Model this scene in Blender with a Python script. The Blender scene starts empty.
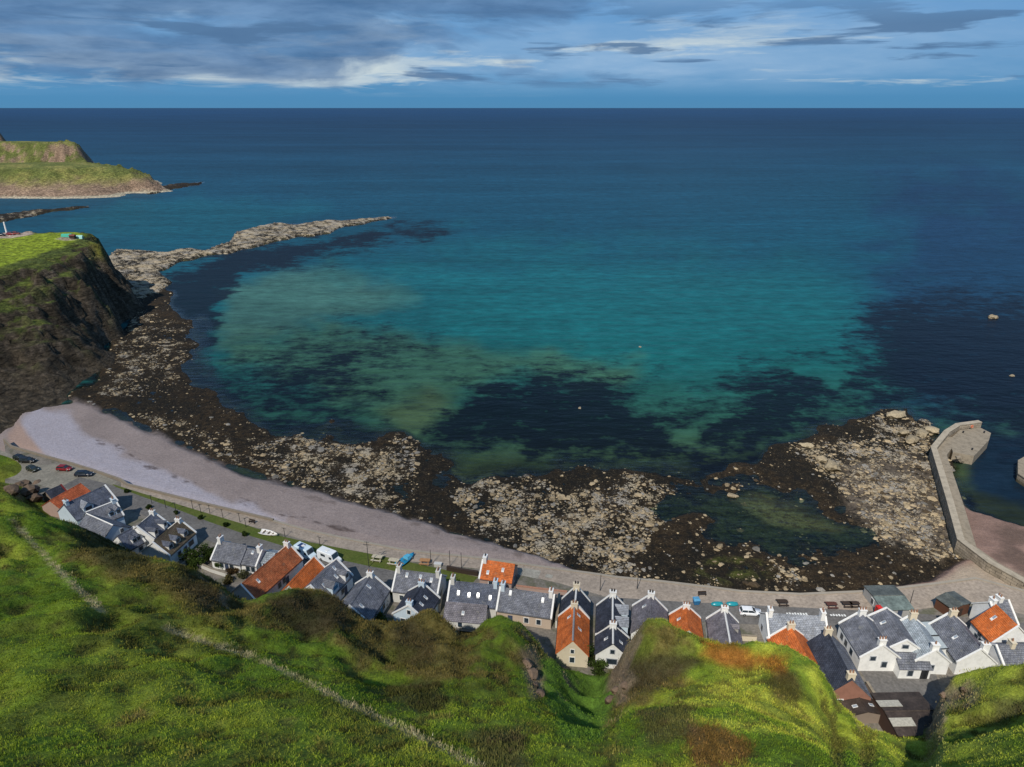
import bpy, math, random
import numpy as np
from mathutils import Vector, Matrix
random.seed(7); RNG = np.random.default_rng(7)
SC = bpy.context.scene
COL = SC.collection
R = math.radians
CLOUD = (-125.0, 150.0, 190.0, 230.0, .35)
# ------------------------------------------------------------------ camera survey
F = 680.0; CX = 512.0; CY = 383.5; CAMZ = 100.0
PITCH = math.atan(276.5 / F); SP = math.sin(PITCH); CP = math.cos(PITCH)
def W(px, py, z=0.0):
    """point of the place at height z that the survey photograph shows at (px, py)"""
    u = (px - CX) / F; v = (CY - py) / F
    t = (z - CAMZ) / (-SP + v * CP)
    return Vector((u * t, t * (CP + v * SP), z))
def Wn(px, py, z):
    px = np.asarray(px, float); py = np.asarray(py, float)
    u = (px - CX) / F; v = (CY - py) / F
    t = (z - CAMZ) / (-SP + v * CP)
    return u * t, t * (CP + v * SP)
def survey(x, y, z=0.0):
    d = y * CP - (z - CAMZ) * SP
    d = np.maximum(d, 1e-3)
    return CX + F * x / d, CY - F * (y * SP + (z - CAMZ) * CP) / d
# ------------------------------------------------------------------ noise
_T = RNG.random((256, 256))
def vnoise(x, y, s=0):
    x = np.asarray(x, float) + s * 17.31; y = np.asarray(y, float) + s * 9.77
    xi = np.floor(x).astype(int); yi = np.floor(y).astype(int)
    fx = x - xi; fy = y - yi
    fx = fx * fx * (3 - 2 * fx); fy = fy * fy * (3 - 2 * fy)
    a = _T[xi & 255, yi & 255]; b = _T[(xi + 1) & 255, yi & 255]
    c = _T[xi & 255, (yi + 1) & 255]; d = _T[(xi + 1) & 255, (yi + 1) & 255]
    return (a * (1 - fx) + b * fx) * (1 - fy) + (c * (1 - fx) + d * fx) * fy
def fbm(x, y, oct=4, s=0, gain=.5):
    t = 0; a = 1; n = 0
    for i in range(oct):
        t = t + a * (vnoise(x, y, s + i * 3) - .5) * 2; n += a
        x = np.asarray(x) * 2.03; y = np.asarray(y) * 2.03; a *= gain
    return t / n
def sstep(a, b, x):
    t = np.clip((x - a) / (b - a), 0, 1); return t * t * (3 - 2 * t)
def sdf(px, py, poly):
    """signed distance to polygon, negative inside"""
    P = np.asarray(poly, float); n = len(P)
    d2 = np.full(px.shape, 1e18); ins = np.zeros(px.shape, bool)
    for i in range(n):
        ax, ay = P[i]; bx, by = P[(i + 1) % n]
        ex, ey = bx - ax, by - ay
        t = np.clip(((px - ax) * ex + (py - ay) * ey) / (ex * ex + ey * ey + 1e-12), 0, 1)
        d2 = np.minimum(d2, (px - ax - t * ex) ** 2 + (py - ay - t * ey) ** 2)
        c = ((ay > py) != (by > py)) & (px < (bx - ax) * (py - ay) / (by - ay + 1e-12) + ax)
        ins ^= c
    d = np.sqrt(d2)
    return np.where(ins, -d, d)
def linedist(px, py, pts):
    d2 = np.full(px.shape, 1e18)
    for (ax, ay), (bx, by) in zip(pts[:-1], pts[1:]):
        ex, ey = bx - ax, by - ay
        t = np.clip(((px - ax) * ex + (py - ay) * ey) / (ex * ex + ey * ey + 1e-12), 0, 1)
        d2 = np.minimum(d2, (px - ax - t * ex) ** 2 + (py - ay - t * ey) ** 2)
    return np.sqrt(d2)
def lin(r, g, b):
    f = lambda c: (c / 255 / 12.92) if c / 255 <= .04045 else ((c / 255 + .055) / 1.055) ** 2.4
    return np.array([f(r), f(g), f(b)])
class Paint:
    """zones of material over a set of survey points"""
    def __init__(s, px, py, nz):
        s.px, s.py, s.nz = px, py, nz
    def w(s, poly, feather, rough=0.0):
        d = sdf(s.px, s.py, poly)
        if rough: d = d + s.nz * rough
        return 1 - sstep(-feather, feather, d)
def mix(rgb, col, w):
    return rgb * (1 - w[:, None]) + np.asarray(col)[None, :] * w[:, None]
def rbf_fit(P, Z, smooth=0.0):
    P = np.asarray(P, float); Z = np.asarray(Z, float); S = 50.0
    def phi(r2): return np.where(r2 > 0, .5 * r2 * np.log(r2 + 1e-12), 0)
    Q = P / S; n = len(Q)
    r2 = ((Q[:, None] - Q[None]) ** 2).sum(-1)
    A = np.zeros((n + 3, n + 3)); A[:n, :n] = phi(r2) + np.eye(n) * smooth
    A[:n, n] = 1; A[:n, n + 1:] = Q; A[n, :n] = 1; A[n + 1:, :n] = Q.T
    w = np.linalg.solve(A, np.concatenate([Z, np.zeros(3)]))
    def f(x, y):
        x = x / S; y = y / S
        o = w[n] + w[n + 1] * x + w[n + 2] * y
        for i in range(n):
            o = o + w[i] * phi((x - Q[i, 0]) ** 2 + (y - Q[i, 1]) ** 2)
        return o
    return f
# ------------------------------------------------------------------ objects
def np_mesh(name, verts, faces, mat=None, cols=None, smooth=True, attrs=None):
    """faces: (n,3) or (n,4) array"""
    me = bpy.data.meshes.new(name)
    verts = np.ascontiguousarray(verts, dtype=np.float32); faces = np.ascontiguousarray(faces, dtype=np.int32)
    n, k = faces.shape
    me.vertices.add(len(verts)); me.vertices.foreach_set('co', verts.ravel())
    me.loops.add(n * k); me.loops.foreach_set('vertex_index', faces.ravel())
    me.polygons.add(n); me.polygons.foreach_set('loop_start', np.arange(0, n * k, k, dtype=np.int32))
    me.polygons.foreach_set('loop_total', np.full(n, k, dtype=np.int32))
    me.polygons.foreach_set('use_smooth', np.full(n, smooth, dtype=bool))
    me.update(calc_edges=True)
    if cols is not None:
        a = me.color_attributes.new('tint', 'FLOAT_COLOR', 'POINT')
        c4 = np.ones((len(verts), 4), dtype=np.float32); c4[:, :3] = cols
        a.data.foreach_set('color', c4.ravel())
    for k_, v_ in (attrs or {}).items():
        a = me.attributes.new(k_, 'FLOAT', 'POINT'); a.data.foreach_set('value', np.ascontiguousarray(v_, dtype=np.float32))
    me.validate()
    o = bpy.data.objects.new(name, me); COL.objects.link(o)
    if mat: me.materials.append(mat)
    return o
def grid_faces(nr, nc, keep=None):
    i = np.arange(nr * nc).reshape(nr, nc)
    f = np.stack([i[:-1, :-1].ravel(), i[:-1, 1:].ravel(), i[1:, 1:].ravel(), i[1:, :-1].ravel()], 1)
    if keep is not None:
        f = f[keep[f].any(1)]
    return f
class MB:
    """collects shapes for ONE mesh"""
    def __init__(s): s.v = []; s.f = []
    def add(s, vs, fs):
        o = len(s.v); s.v += [tuple(v) for v in vs]; s.f += [tuple(o + i for i in f) for f in fs]; return s
    def box(s, c, d, rz=0, taper=1.0):
        x, y, z = d[0] / 2, d[1] / 2, d[2] / 2; ca, sa = math.cos(rz), math.sin(rz)
        vs = []
        for sz in (-1, 1):
            k = taper if sz > 0 else 1
            for sx, sy in ((-1, -1), (1, -1), (1, 1), (-1, 1)):
                px, py = sx * x * k, sy * y * k
                vs.append((c[0] + px * ca - py * sa, c[1] + px * sa + py * ca, c[2] + sz * z))
        return s.add(vs, [(3, 2, 1, 0), (4, 5, 6, 7), (0, 1, 5, 4), (1, 2, 6, 5), (2, 3, 7, 6), (3, 0, 4, 7)])
    def prism(s, poly, off):
        """closed prism: polygon (3D points) swept by off"""
        n = len(poly); off = Vector(off)
        a = [Vector(p) for p in poly]; b = [p + off for p in a]
        nrm = Vector((0, 0, 0))
        for i in range(n): nrm += a[i].cross(a[(i + 1) % n])
        fl = nrm.dot(off) > 0
        fs = [tuple(range(n))[::-1] if fl else tuple(range(n)), tuple(range(n, 2 * n)) if fl else tuple(range(n, 2 * n))[::-1]]
        for i in range(n):
            j = (i + 1) % n
            fs.append((i, j, n + j, n + i) if fl else (j, i, n + i, n + j))
        return s.add(a + b, fs)
    def cyl(s, p0, p1, r0, r1=None, n=8):
        r1 = r0 if r1 is None else r1
        p0 = Vector(p0); p1 = Vector(p1); d = (p1 - p0).normalized()
        a = d.orthogonal().normalized(); b = d.cross(a)
        vs = [p0 + (a * math.cos(t) + b * math.sin(t)) * r0 for t in [2 * math.pi * k / n for k in range(n)]]
        vs += [p1 + (a * math.cos(t) + b * math.sin(t)) * r1 for t in [2 * math.pi * k / n for k in range(n)]]
        fs = [tuple(range(n))[::-1], tuple(range(n, 2 * n))]
        fs += [(i, (i + 1) % n, n + (i + 1) % n, n + i) for i in range(n)]
        return s.add(vs, fs)
    def loft(s, rings, cap=True):
        n = len(rings[0]); vs = [p for r in rings for p in r]; fs = []
        for k in range(len(rings) - 1):
            for i in range(n):
                j = (i + 1) % n
                fs.append((k * n + i, k * n + j, (k + 1) * n + j, (k + 1) * n + i))
        if cap:
            fs.append(tuple(range(n))[::-1]); m = (len(rings) - 1) * n; fs.append(tuple(range(m, m + n)))
        return s.add(vs, fs)
    def build(s, name, mat, parent=None, smooth=False):
        me = bpy.data.meshes.new(name); me.from_pydata(s.v, [], s.f); me.update()
        if smooth: me.polygons.foreach_set('use_smooth', [True] * len(me.polygons))
        if mat: me.materials.append(mat)
        o = bpy.data.objects.new(name, me); COL.objects.link(o)
        if parent: o.parent = parent
        return o
def tag(o, label=None, cat=None, group=None, kind=None):
    if label: o['label'] = label
    if cat: o['category'] = cat
    if group: o['group'] = group
    if kind: o['kind'] = kind
    return o
def empty(name, loc, rz=0.0, label=None, cat=None, group=None):
    o = bpy.data.objects.new(name, None); COL.objects.link(o); o.empty_display_size = .5
    o.location = loc; o.rotation_euler = (0, 0, rz)
    return tag(o, label, cat, group)
def copy_tree(o, parent=None):
    c = o.copy(); COL.objects.link(c)
    if parent: c.parent = parent
    for ch in list(o.children): copy_tree(ch, c)
    return c
# ------------------------------------------------------------------ materials
class NT:
    def __init__(s, name):
        s.m = bpy.data.materials.new(name); s.m.use_nodes = True
        s.t = s.m.node_tree; s.t.nodes.clear()
        s.out = s.n('ShaderNodeOutputMaterial')
    def n(s, typ, inp=None, **kw):
        nd = s.t.nodes.new(typ)
        for k, v in kw.items(): setattr(nd, k, v)
        for k, v in (inp or {}).items():
            s.set(nd.inputs[k], v)
        return nd
    def set(s, sock, v):
        if isinstance(v, bpy.types.NodeSocket): s.t.links.new(v, sock)
        elif isinstance(v, (tuple, list, np.ndarray)):
            v = list(v)
            if sock.type == 'RGBA' and len(v) == 3: v.append(1)
            sock.default_value = v
        else: sock.default_value = v
    def coord(s, k='Object'): return s.n('ShaderNodeTexCoord').outputs[k]
    def noise(s, vec, scale, detail=4, rough=.55, out=0):
        return s.n('ShaderNodeTexNoise', {'Vector': vec, 'Scale': scale, 'Detail': detail, 'Roughness': rough}).outputs[out]
    def ramp(s, fac, stops):
        nd = s.n('ShaderNodeValToRGB', {'Fac': fac}); e = nd.color_ramp.elements
        while len(e) < len(stops): e.new(.5)
        for el, (p, c) in zip(e, stops):
            el.position = p; el.color = (c, c, c, 1) if isinstance(c, (int, float)) else (*c, 1)
        return nd.outputs[0]
    def mixc(s, fac, a, b, bt='MIX'):
        nd = s.n('ShaderNodeMix', data_type='RGBA', blend_type=bt)
        s.set(nd.inputs[0], fac); s.set(nd.inputs[6], a); s.set(nd.inputs[7], b)
        return nd.outputs[2]
    def math(s, op, a, b=0.0, clamp=False):
        nd = s.n('ShaderNodeMath', operation=op, use_clamp=clamp); s.set(nd.inputs[0], a); s.set(nd.inputs[1], b)
        return nd.outputs[0]
    def attr(s, name, out='Color'): return s.n('ShaderNodeAttribute', attribute_name=name).outputs[out]
    def bump(s, h, strength=.3, dist=.1):
        return s.n('ShaderNodeBump', {'Height': h, 'Strength': strength, 'Distance': dist}).outputs[0]
    def pbr(s, color, rough=.8, normal=None, spec=.3, metal=0.0):
        p = s.n('ShaderNodeBsdfPrincipled', {'Base Color': color, 'Roughness': rough, 'Specular IOR Level': spec, 'Metallic': metal})
        if normal is not None: s.set(p.inputs['Normal'], normal)
        s.t.links.new(p.outputs[0], s.out.inputs[0]); s.p = p
        return s.m
    def scalev(s, vec, sc):
        return s.n('ShaderNodeMapping', {'Vector': vec, 'Scale': sc}).outputs[0]
_mc = {}
def plain(name, col, rough=.6, var=.15, scale=3.0, metal=0.0, spec=.3):
    if name in _mc: return _mc[name]
    t = NT(name); n = t.noise(t.coord(), scale, 5)
    c = t.mixc(t.ramp(n, [(.3, 1 - var), (.7, 1 + var)]), (0, 0, 0), col, 'MIX')
    d = [x * (1 - var * 1.6) for x in col]
    c = t.mixc(t.ramp(n, [(.3, 0.0), (.7, 1.0)]), d, [min(1, x * (1 + var)) for x in col])
    _mc[name] = t.pbr(c, rough, None, spec, metal); return _mc[name]
# ------------------------------------------------------------------ camera, light, sky
cam = bpy.data.cameras.new('camera'); co = bpy.data.objects.new('camera', cam); COL.objects.link(co)
cam.sensor_width = 36; cam.lens = F / 1024 * 36; cam.clip_start = .5; cam.clip_end = 200000
co.location = (0, 0, CAMZ); co.rotation_euler = (math.pi / 2 - PITCH, 0, 0)
SC.camera = co
SUN_AZ = R(203); SUN_EL = R(47)          # compass bearing of the sun: behind the camera, to the left
sdir = Vector((math.sin(SUN_AZ) * math.cos(SUN_EL), math.cos(SUN_AZ) * math.cos(SUN_EL), math.sin(SUN_EL)))
sun = bpy.data.lights.new('sun', 'SUN'); sun.energy = 4.2; sun.angle = R(.53); sun.color = (1, .94, .84)
so = bpy.data.objects.new('sun', sun); COL.objects.link(so); so.location = (0, 0, 300)
so.rotation_euler = (-sdir).to_track_quat('-Z', 'Y').to_euler()
SC.view_settings.view_transform = 'Standard'; SC.view_settings.look = 'None'
SC.view_settings.exposure = 0.1; SC.view_settings.gamma = 1
SC.view_settings.use_curve_mapping = False
wd = bpy.data.worlds.new('World'); SC.world = wd; wd.use_nodes = True
class WT(NT):
    def __init__(s, w): s.t = w.node_tree; s.t.nodes.clear(); s.out = s.n('ShaderNodeOutputWorld')
t = WT(wd)
sky = t.n('ShaderNodeTexSky', sky_type='NISHITA', sun_disc=False, sun_elevation=SUN_EL, sun_rotation=SUN_AZ, altitude=100, air_density=1.0, dust_density=.4, ozone_density=2.2)
gen = t.n('ShaderNodeNewGeometry').outputs['Incoming']
gen = t.n('ShaderNodeVectorMath', {0: gen, 1: (-1, -1, -1)}, operation='MULTIPLY').outputs[0]
sep = t.n('ShaderNodeSeparateXYZ', {0: gen}); dz = sep.outputs[2]
den = t.math('ADD', t.math('MAXIMUM', dz, 0.0), .05)
cx = t.math('DIVIDE', sep.outputs[0], den); cy = t.math('DIVIDE', sep.outputs[1], den)
cv = t.n('ShaderNodeCombineXYZ', {0: cx, 1: cy, 2: 0.0}).outputs[0]
# cloud banks: bearing along the horizon, height stretched, folded by a slow warp
ang = t.n('ShaderNodeMath', operation='ARCTAN2'); t.set(ang.inputs[0], sep.outputs[0]); t.set(ang.inputs[1], sep.outputs[1])
el = t.math('POWER', t.math('MAXIMUM', dz, 0.0), .8)
def cvec(sx, sy, off=0.0): return t.n('ShaderNodeCombineXYZ', {0: t.math('MULTIPLY', ang.outputs[0], sx), 1: t.math('MULTIPLY', el, sy), 2: off}).outputs[0]
def cnoise(sx, sy, off, det, rough, wr=.35):
    v = cvec(sx, sy, off); w = t.noise(v, .8, 3, .5, 1)
    return t.noise(t.n('ShaderNodeVectorMath', {0: v, 1: t.n('ShaderNodeVectorMath', {0: w, 'Scale': wr * 2}, operation='SCALE').outputs[0]}, operation='ADD').outputs[0], 1.0, det, rough)
n1 = cnoise(3.2, 9.0, 1.3, 9, .56, .5); n2 = cnoise(2.6, 10.0, 7.1, 7, .55); n3 = cnoise(9.0, 30.0, 3.7, 7, .6); n4 = cnoise(3.4, 22.0, 11.9, 9, .60, .5); n5 = cnoise(4.5, 34.0, 21.0, 8, .55, .4)
blue = t.n('ShaderNodeMix', data_type='RGBA', blend_type='MULTIPLY')
t.set(blue.inputs[0], 1.0); t.set(blue.inputs[6], sky.outputs[0]); t.set(blue.inputs[7], (.30, .62, .98))
base = blue.outputs[2]
lift = t.n('ShaderNodeVectorMath', {0: base, 'Scale': .085}, operation='SCALE').outputs[0]
deep = t.ramp(dz, [(0.0, (.050, .190, .335)), (.022, (.085, .235, .385)), (.075, (.145, .285, .445)), (.16, (.12, .27, .47))])
skyc = t.mixc(t.ramp(dz, [(.14, 0.0), (.5, 1.0)]), deep, lift)
az = sep.outputs[0]
hi = t.math('MULTIPLY', t.ramp(n2, [(.40, 0.0), (.62, .85)]), t.ramp(dz, [(.012, 0.0), (.04, 1.0), (.3, .5)]))
hi = t.math('MULTIPLY', hi, t.ramp(az, [(.0, .95), (.55, .55)]))
c1 = t.mixc(hi, skyc, t.mixc(t.ramp(n3, [(.35, 0.0), (.65, 1.0)]), (.25, .375, .51), (.36, .46, .56)))
br_ = t.math('MULTIPLY', t.ramp(t.math('SUBTRACT', n4, t.math('MULTIPLY', az, .16)), [(.50, 0.0), (.60, .9)]), t.ramp(dz, [(.014, 0.0), (.028, 1.0), (.075, 1.0), (.12, .0)]))
c1 = t.mixc(br_, c1, t.mixc(t.ramp(n3, [(.3, 0.0), (.6, 1.0)]), (.40, .46, .50), (.60, .60, .54)))
dk = t.math('ADD', t.math('MULTIPLY', dz, 1.55), t.math('MULTIPLY', az, -.34))
lo = t.ramp(t.math('ADD', n1, dk), [(.62, 0.0), (.70, .75), (.83, .95)])
lo = t.math('MULTIPLY', lo, t.ramp(dz, [(.012, 0.0), (.035, 1.0)]))
dcol = t.mixc(t.ramp(n3, [(.3, 0.0), (.7, 1.0)]), (.052, .115, .215), (.15, .245, .375))
c2 = t.mixc(lo, c1, dcol)
st_ = t.math('MULTIPLY', t.ramp(n5, [(.56, 0.0), (.62, .85)]), t.ramp(dz, [(.02, 0.0), (.035, 1.0), (.09, 1.0), (.14, 0.0)]))
c2 = t.mixc(st_, c2, (.085, .155, .255))
hz_ = t.ramp(dz, [(0.0, .55), (.012, .25), (.03, 0.0)]); c2 = t.mixc(hz_, c2, (.105, .24, .36))
c2 = t.mixc(1.0, c2, (.97, 1.10, 1.24), 'MULTIPLY')
c3 = t.n('ShaderNodeVectorMath', {0: c2, 'Scale': 1 / .085}, operation='SCALE').outputs[0]
bgn = t.n('ShaderNodeBackground', {'Color': c3, 'Strength': .085})
t.t.links.new(bgn.outputs[0], t.out.inputs[0])
# ------------------------------------------------------------------ shore, sea bed and sea
SEAWALL = [(5, 440), (12, 447), (40, 455), (69, 463), (95, 471), (121, 480), (128, 485), (200, 503), (274, 520.5), (308, 530), (340, 537), (400, 549), (433, 553), (482, 558), (518, 563), (560, 569), (590, 573), (617, 577), (660, 581), (710, 587), (740, 591), (800, 594), (870, 591), (930, 584), (975, 578), (1030, 592), (1110, 612)]
BEACH = [(-60, 470), (-10, 440), (8, 428), (30, 406), (75, 401), (120, 418), (180, 447), (240, 474), (300, 491), (360, 507), (420, 524), (480, 543), (530, 560), (575, 573), (600, 590), (500, 610), (0, 520)]
HBEACH = [(962, 503), (985, 512), (1024, 522), (1130, 540), (1130, 640), (980, 600), (960, 540)]
HBEACH2 = [(930, 584), (972, 560), (1000, 570), (1100, 600), (1100, 640), (900, 620), (870, 596)]
ROCKS = [(60, 400), (95, 372), (112, 345), (135, 310), (128, 285), (150, 285), (190, 284), (172, 300), (205, 318), (195, 330), (205, 348), (185, 365), (192, 378), (230, 405), (262, 425), (310, 438), (330, 425), (350, 440),
         (400, 434), (440, 452), (470, 470), (520, 474), (560, 470), (620, 468), (660, 476), (710, 470), (750, 458), (800, 450), (850, 440), (900, 430), (960, 560), (975, 578),
         (930, 590), (850, 600), (740, 600), (640, 592), (560, 577), (480, 546), (400, 522), (300, 490), (200, 453), (120, 417)]
ROCKS2 = [(735, 470), (770, 452), (800, 435), (850, 425), (880, 412), (905, 412), (935, 430), (950, 460), (958, 500), (968, 545), (975, 575), (900, 575), (850, 545), (800, 510), (760, 490)]
SPIT = [(100, 262), (116, 248), (160, 250), (205, 248), (228, 241), (236, 231), (275, 223), (330, 219), (372, 217.5), (395, 215.5), (398, 218), (372, 223), (345, 229), (330, 234), (285, 241), (245, 250), (215, 257), (180, 263), (160, 272), (180, 283), (150, 298), (124, 312)]
REEF0 = [(-80, 222), (0, 214), (40, 209), (88, 205), (94, 208), (50, 214), (20, 219), (0, 223), (-80, 236)]
REEF1 = [(140, 195), (160, 186), (175, 183), (208, 181), (200, 186), (175, 190), (150, 196)]
def shore(px, py, x, y):
    """height of the ground (m, sea level 0), its stone / sand colour, and how far it is weed"""
    nz = fbm(x / 9, y / 9, 4, 3); nf = fbm(x / 2.6, y / 2.6, 4, 11); ns = fbm(px / 22, py / 14, 3, 5)
    P = Paint(px, py, ns)
    z = np.full(px.shape, -7.0)
    def lift(poly, val, fe, ro): 
        nonlocal z
        w = P.w(poly, fe, ro); z = z * (1 - w) + val * w; return w
    lift([(60, 420), (150, 300), (190, 300), (240, 340), (330, 400), (420, 410), (470, 440), (560, 450), (650, 440), (760, 430), (860, 400), (940, 400), (1000, 470), (1000, 620), (500, 620)], -2.2, 14, 12)
    lift([(60, 420), (140, 300), (210, 330), (225, 385), (280, 425), (360, 420), (440, 445), (540, 460), (640, 458), (740, 470), (800, 425), (900, 405), (950, 430), (1000, 620), (500, 620)], -.75, 8, 10)
    wr = lift(ROCKS, .12, 7, 11); wr2 = lift(ROCKS2, .4, 8, 13)
    ws = lift(SPIT, 1.25, 3, 3); w0 = lift(REEF0, 1.3, 1.5, 1.5); w1 = lift(REEF1, 1.0, 1.5, 2)
    pool = P.w([(690, 500), (720, 482), (765, 484), (800, 500), (845, 522), (885, 545), (840, 554), (770, 552), (710, 535)], 14, 20) * .8
    pool = np.maximum(pool, P.w([(645, 508), (680, 496), (705, 505), (665, 522)], 6, 7))
    z = z * (1 - pool) + -.75 * pool
    pool2 = P.w([(455, 470), (480, 450), (510, 440), (525, 455), (500, 470), (470, 480)], 6, 5); z = z * (1 - pool2) - 1.3 * pool2
    rk = np.clip(wr + wr2 + ws + w0 + w1, 0, 1) * (1 - pool)
    z = z + rk * (.16 + nz * .42 + nf * .30) + (1 - rk) * nz * .25 * (z < -.3)
    # channels of weed between the stones
    xs, ys = Wn(px, py, 0)
    wb = P.w(BEACH, 5, 4); dw = linedist(px, py, SEAWALL)
    zb = np.clip(2.3 - dw * .028, .25, 3) + nf * .06
    z = z * (1 - wb) + zb * wb
    wh = np.maximum(P.w(HBEACH, 6, 4), P.w(HBEACH2, 5, 4)); zh = .15 + sstep(500, 575, py) * 1.9 + nf * .12
    z = z * (1 - wh) + zh * wh
    up = P.w([(560, 578), (640, 585), (740, 595), (870, 594), (930, 586), (980, 578), (1000, 640), (500, 640)], 5, 3)
    z = z * (1 - up) + np.maximum(z, 1.4 + nf * .25) * up
    # ---- colour of the stuff itself
    weed = np.array([.014, .011, .007]); brown = np.array([.034, .022, .011]); pale = np.array([.50, .41, .28]); grey = np.array([.26, .235, .20])
    c = np.tile(weed, (len(px), 1))
    m = sstep(-.30, .45, nz + .25 * nf); c = mix(c, brown, m * .8)
    green = P.w([(690, 575), (720, 555), (760, 560), (770, 575), (730, 585)], 6, 6); c = mix(c, [.075, .085, .015], green * .8 * sstep(-.3, .4, nf))
    den = np.zeros(px.shape)
    for poly, v in (([(85, 402), (150, 408), (220, 430), (250, 455), (320, 470), (300, 488), (200, 452), (120, 417)], .58),
                    ([(105, 365), (130, 310), (200, 320), (195, 350), (180, 375), (190, 400), (150, 405), (95, 398)], .62),
                    ([(240, 440), (300, 425), (360, 445), (420, 440), (428, 475), (432, 518), (400, 520), (330, 497), (260, 470)], .80),
                    ([(445, 488), (520, 470), (570, 490), (650, 478), (690, 500), (650, 530), (640, 560), (670, 585), (600, 580), (550, 562), (480, 540)], .85),
                    ([(660, 480), (760, 465), (800, 500), (840, 560), (760, 570), (680, 560)], .22), ([(640, 560), (720, 560), (840, 585), (740, 596), (640, 590)], .50),
                    ([(790, 445), (830, 450), (880, 415), (935, 425), (955, 470), (968, 560), (930, 560), (880, 548), (850, 500), (800, 470)], .9),
                    (SPIT, 1.1), (REEF0, .9), (REEF1, .5)):
        den = np.maximum(den, P.w(poly, 8 if poly is not SPIT else 2, 14 if poly is not SPIT else 4) * v)
    dark = P.w([(418, 470), (445, 468), (450, 500), (440, 525), (418, 500)], 7, 6); den *= 1 - .9 * dark
    raw = nf * .30 + nz * .30 + den * .62
    k = sstep(.10, .75, raw) * 0
    tone = np.clip(.5 + fbm(x / 1.3, y / 1.3, 3, 31) * .9, 0, 1)
    st = pale[None] * (.62 + .5 * tone[:, None]); lc = P.w([(60, 420), (220, 290), (210, 400), (250, 450), (200, 460)], 20, 10)
    st = st * (1 - lc[:, None] * .45) + np.array([.20, .19, .17])[None] * lc[:, None] * .45
    c = c * (1 - k[:, None]) + st * k[:, None]
    mid = P.w([(842, 470), (900, 455), (945, 470), (966, 545), (940, 560), (890, 545), (850, 510)], 9, 8)
    c = mix(c, np.array([.36, .285, .215]), mid * (.30 + .2 * nf))
    sandy = np.array([.36, .25, .20]); pink = np.array([.285, .230, .212]); lil = np.array([.40, .37, .41])
    cb = np.tile(pink, (len(px), 1)) * (1 + .10 * nf[:, None] + .16 * nz[:, None])
    wl = P.w([(14, 434), (40, 411), (64, 413), (92, 440), (138, 466), (190, 488), (240, 509), (285, 528), (300, 540), (270, 538), (200, 524), (120, 500), (60, 478)], 5, 8)
    cb = mix(cb, lil, np.clip(wl * (.85 + .15 * nf), 0, 1))
    cb = mix(cb, sandy * 1.1, P.w([(8, 440), (20, 425), (30, 440), (45, 460), (15, 452)], 3, 2))
    ln = linedist(px, py, [(95, 445), (120, 452), (150, 472), (200, 490), (225, 500), (260, 515), (300, 525), (340, 536), (380, 545)])
    wrack = (1 - sstep(.4, 2.6, ln + ns * 5)) * sstep(-.1, .3, fbm(x / 1.6, y / 1.6, 4, 37)); cb = mix(cb, [.075, .052, .045], wrack * .8)
    ln2 = linedist(px, py, [(180, 447), (240, 478), (300, 497), (420, 532), (520, 562)])
    cb = mix(cb, [.07, .05, .04], (1 - sstep(1, 5, ln2 + ns * 4)) * sstep(0, .4, nf) * .5)
    c = c * (1 - wb[:, None]) + cb * wb[:, None]
    ch = np.tile([.24, .155, .125], (len(px), 1)) * (1 + .25 * nf[:, None]); ch = mix(ch, [.10, .07, .055], sstep(.1, .5, nz) * .7)
    ch = mix(ch, [.36, .29, .22], P.w([(935, 588), (975, 568), (1000, 575), (1060, 600), (940, 610)], 6, 4))
    c = c * (1 - wh[:, None]) + ch * wh[:, None]
    uw = sstep(-.05, -.5, z); cw = np.tile([.075, .075, .03], (len(px), 1)); cw = mix(cw, weed, sstep(-.1, .25, nz + .4 * nf))
    sand = np.maximum(pool2, pool * P.w([(725, 495), (770, 500), (830, 525), (800, 530), (750, 515)], 5, 5)); cw = mix(cw, [.30, .29, .14], sand)
    cw = mix(cw, [.10, .13, .05], pool * (1 - sand) * .6)
    c = c * (1 - uw[:, None]) + cw * uw[:, None]
    cover = np.clip(raw, 0, 1) * (1 - wb) * (1 - wh) * (1 - uw)
    return z, np.clip(c, .004, .8), cover, np.clip(np.maximum(wb, wh), 0, 1)
rows = np.concatenate([np.arange(176, 300, 1.5), np.arange(300, 660, 1.15)]); cols = np.arange(-190, 1180, 2.4)
gx, gy = np.meshgrid(cols, rows); gx = gx.ravel(); gy = gy.ravel()
x0, y0 = Wn(gx, gy, 0)
z, c, cover, sandy_ = shore(gx, gy, x0, y0)
t = NT('shore_ground'); col = t.attr('tint'); oc = t.coord(); cov = t.attr('cover', 'Fac'); sn = t.attr('sand', 'Fac')
nA = t.noise(oc, .28, 9, .72); nB = t.noise(oc, 1.3, 6, .7); nC = t.noise(oc, .09, 4, .6, 0)
v1 = t.n('ShaderNodeTexVoronoi', {'Vector': t.n('ShaderNodeVectorMath', {0: oc, 1: t.n('ShaderNodeVectorMath', {0: t.noise(oc, .8, 3, .6, 1), 'Scale': 1.0}, operation='SCALE').outputs[0]}, operation='ADD').outputs[0], 'Scale': 1.0, 'Randomness': 1.0}, feature='DISTANCE_TO_EDGE')
v2 = t.n('ShaderNodeTexVoronoi', {'Vector': oc, 'Scale': .62}, feature='F1')
gap = t.ramp(v1.outputs[0], [(.02, .0), (.16, 1.0)])
f = t.math('ADD', t.math('MULTIPLY', t.math('SUBTRACT', nA, .5), 1.9), cov)
f = t.math('ADD', f, t.math('MULTIPLY', t.math('SUBTRACT', nB, .5), .9))
f = t.math('SUBTRACT', f, t.math('MULTIPLY', t.math('SUBTRACT', 1.0, gap), .20))
k = t.math('MULTIPLY', t.ramp(f, [(.50, 0.0), (.64, 1.0)]), t.ramp(cov, [(.02, 0.0), (.12, 1.0)]))
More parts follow.
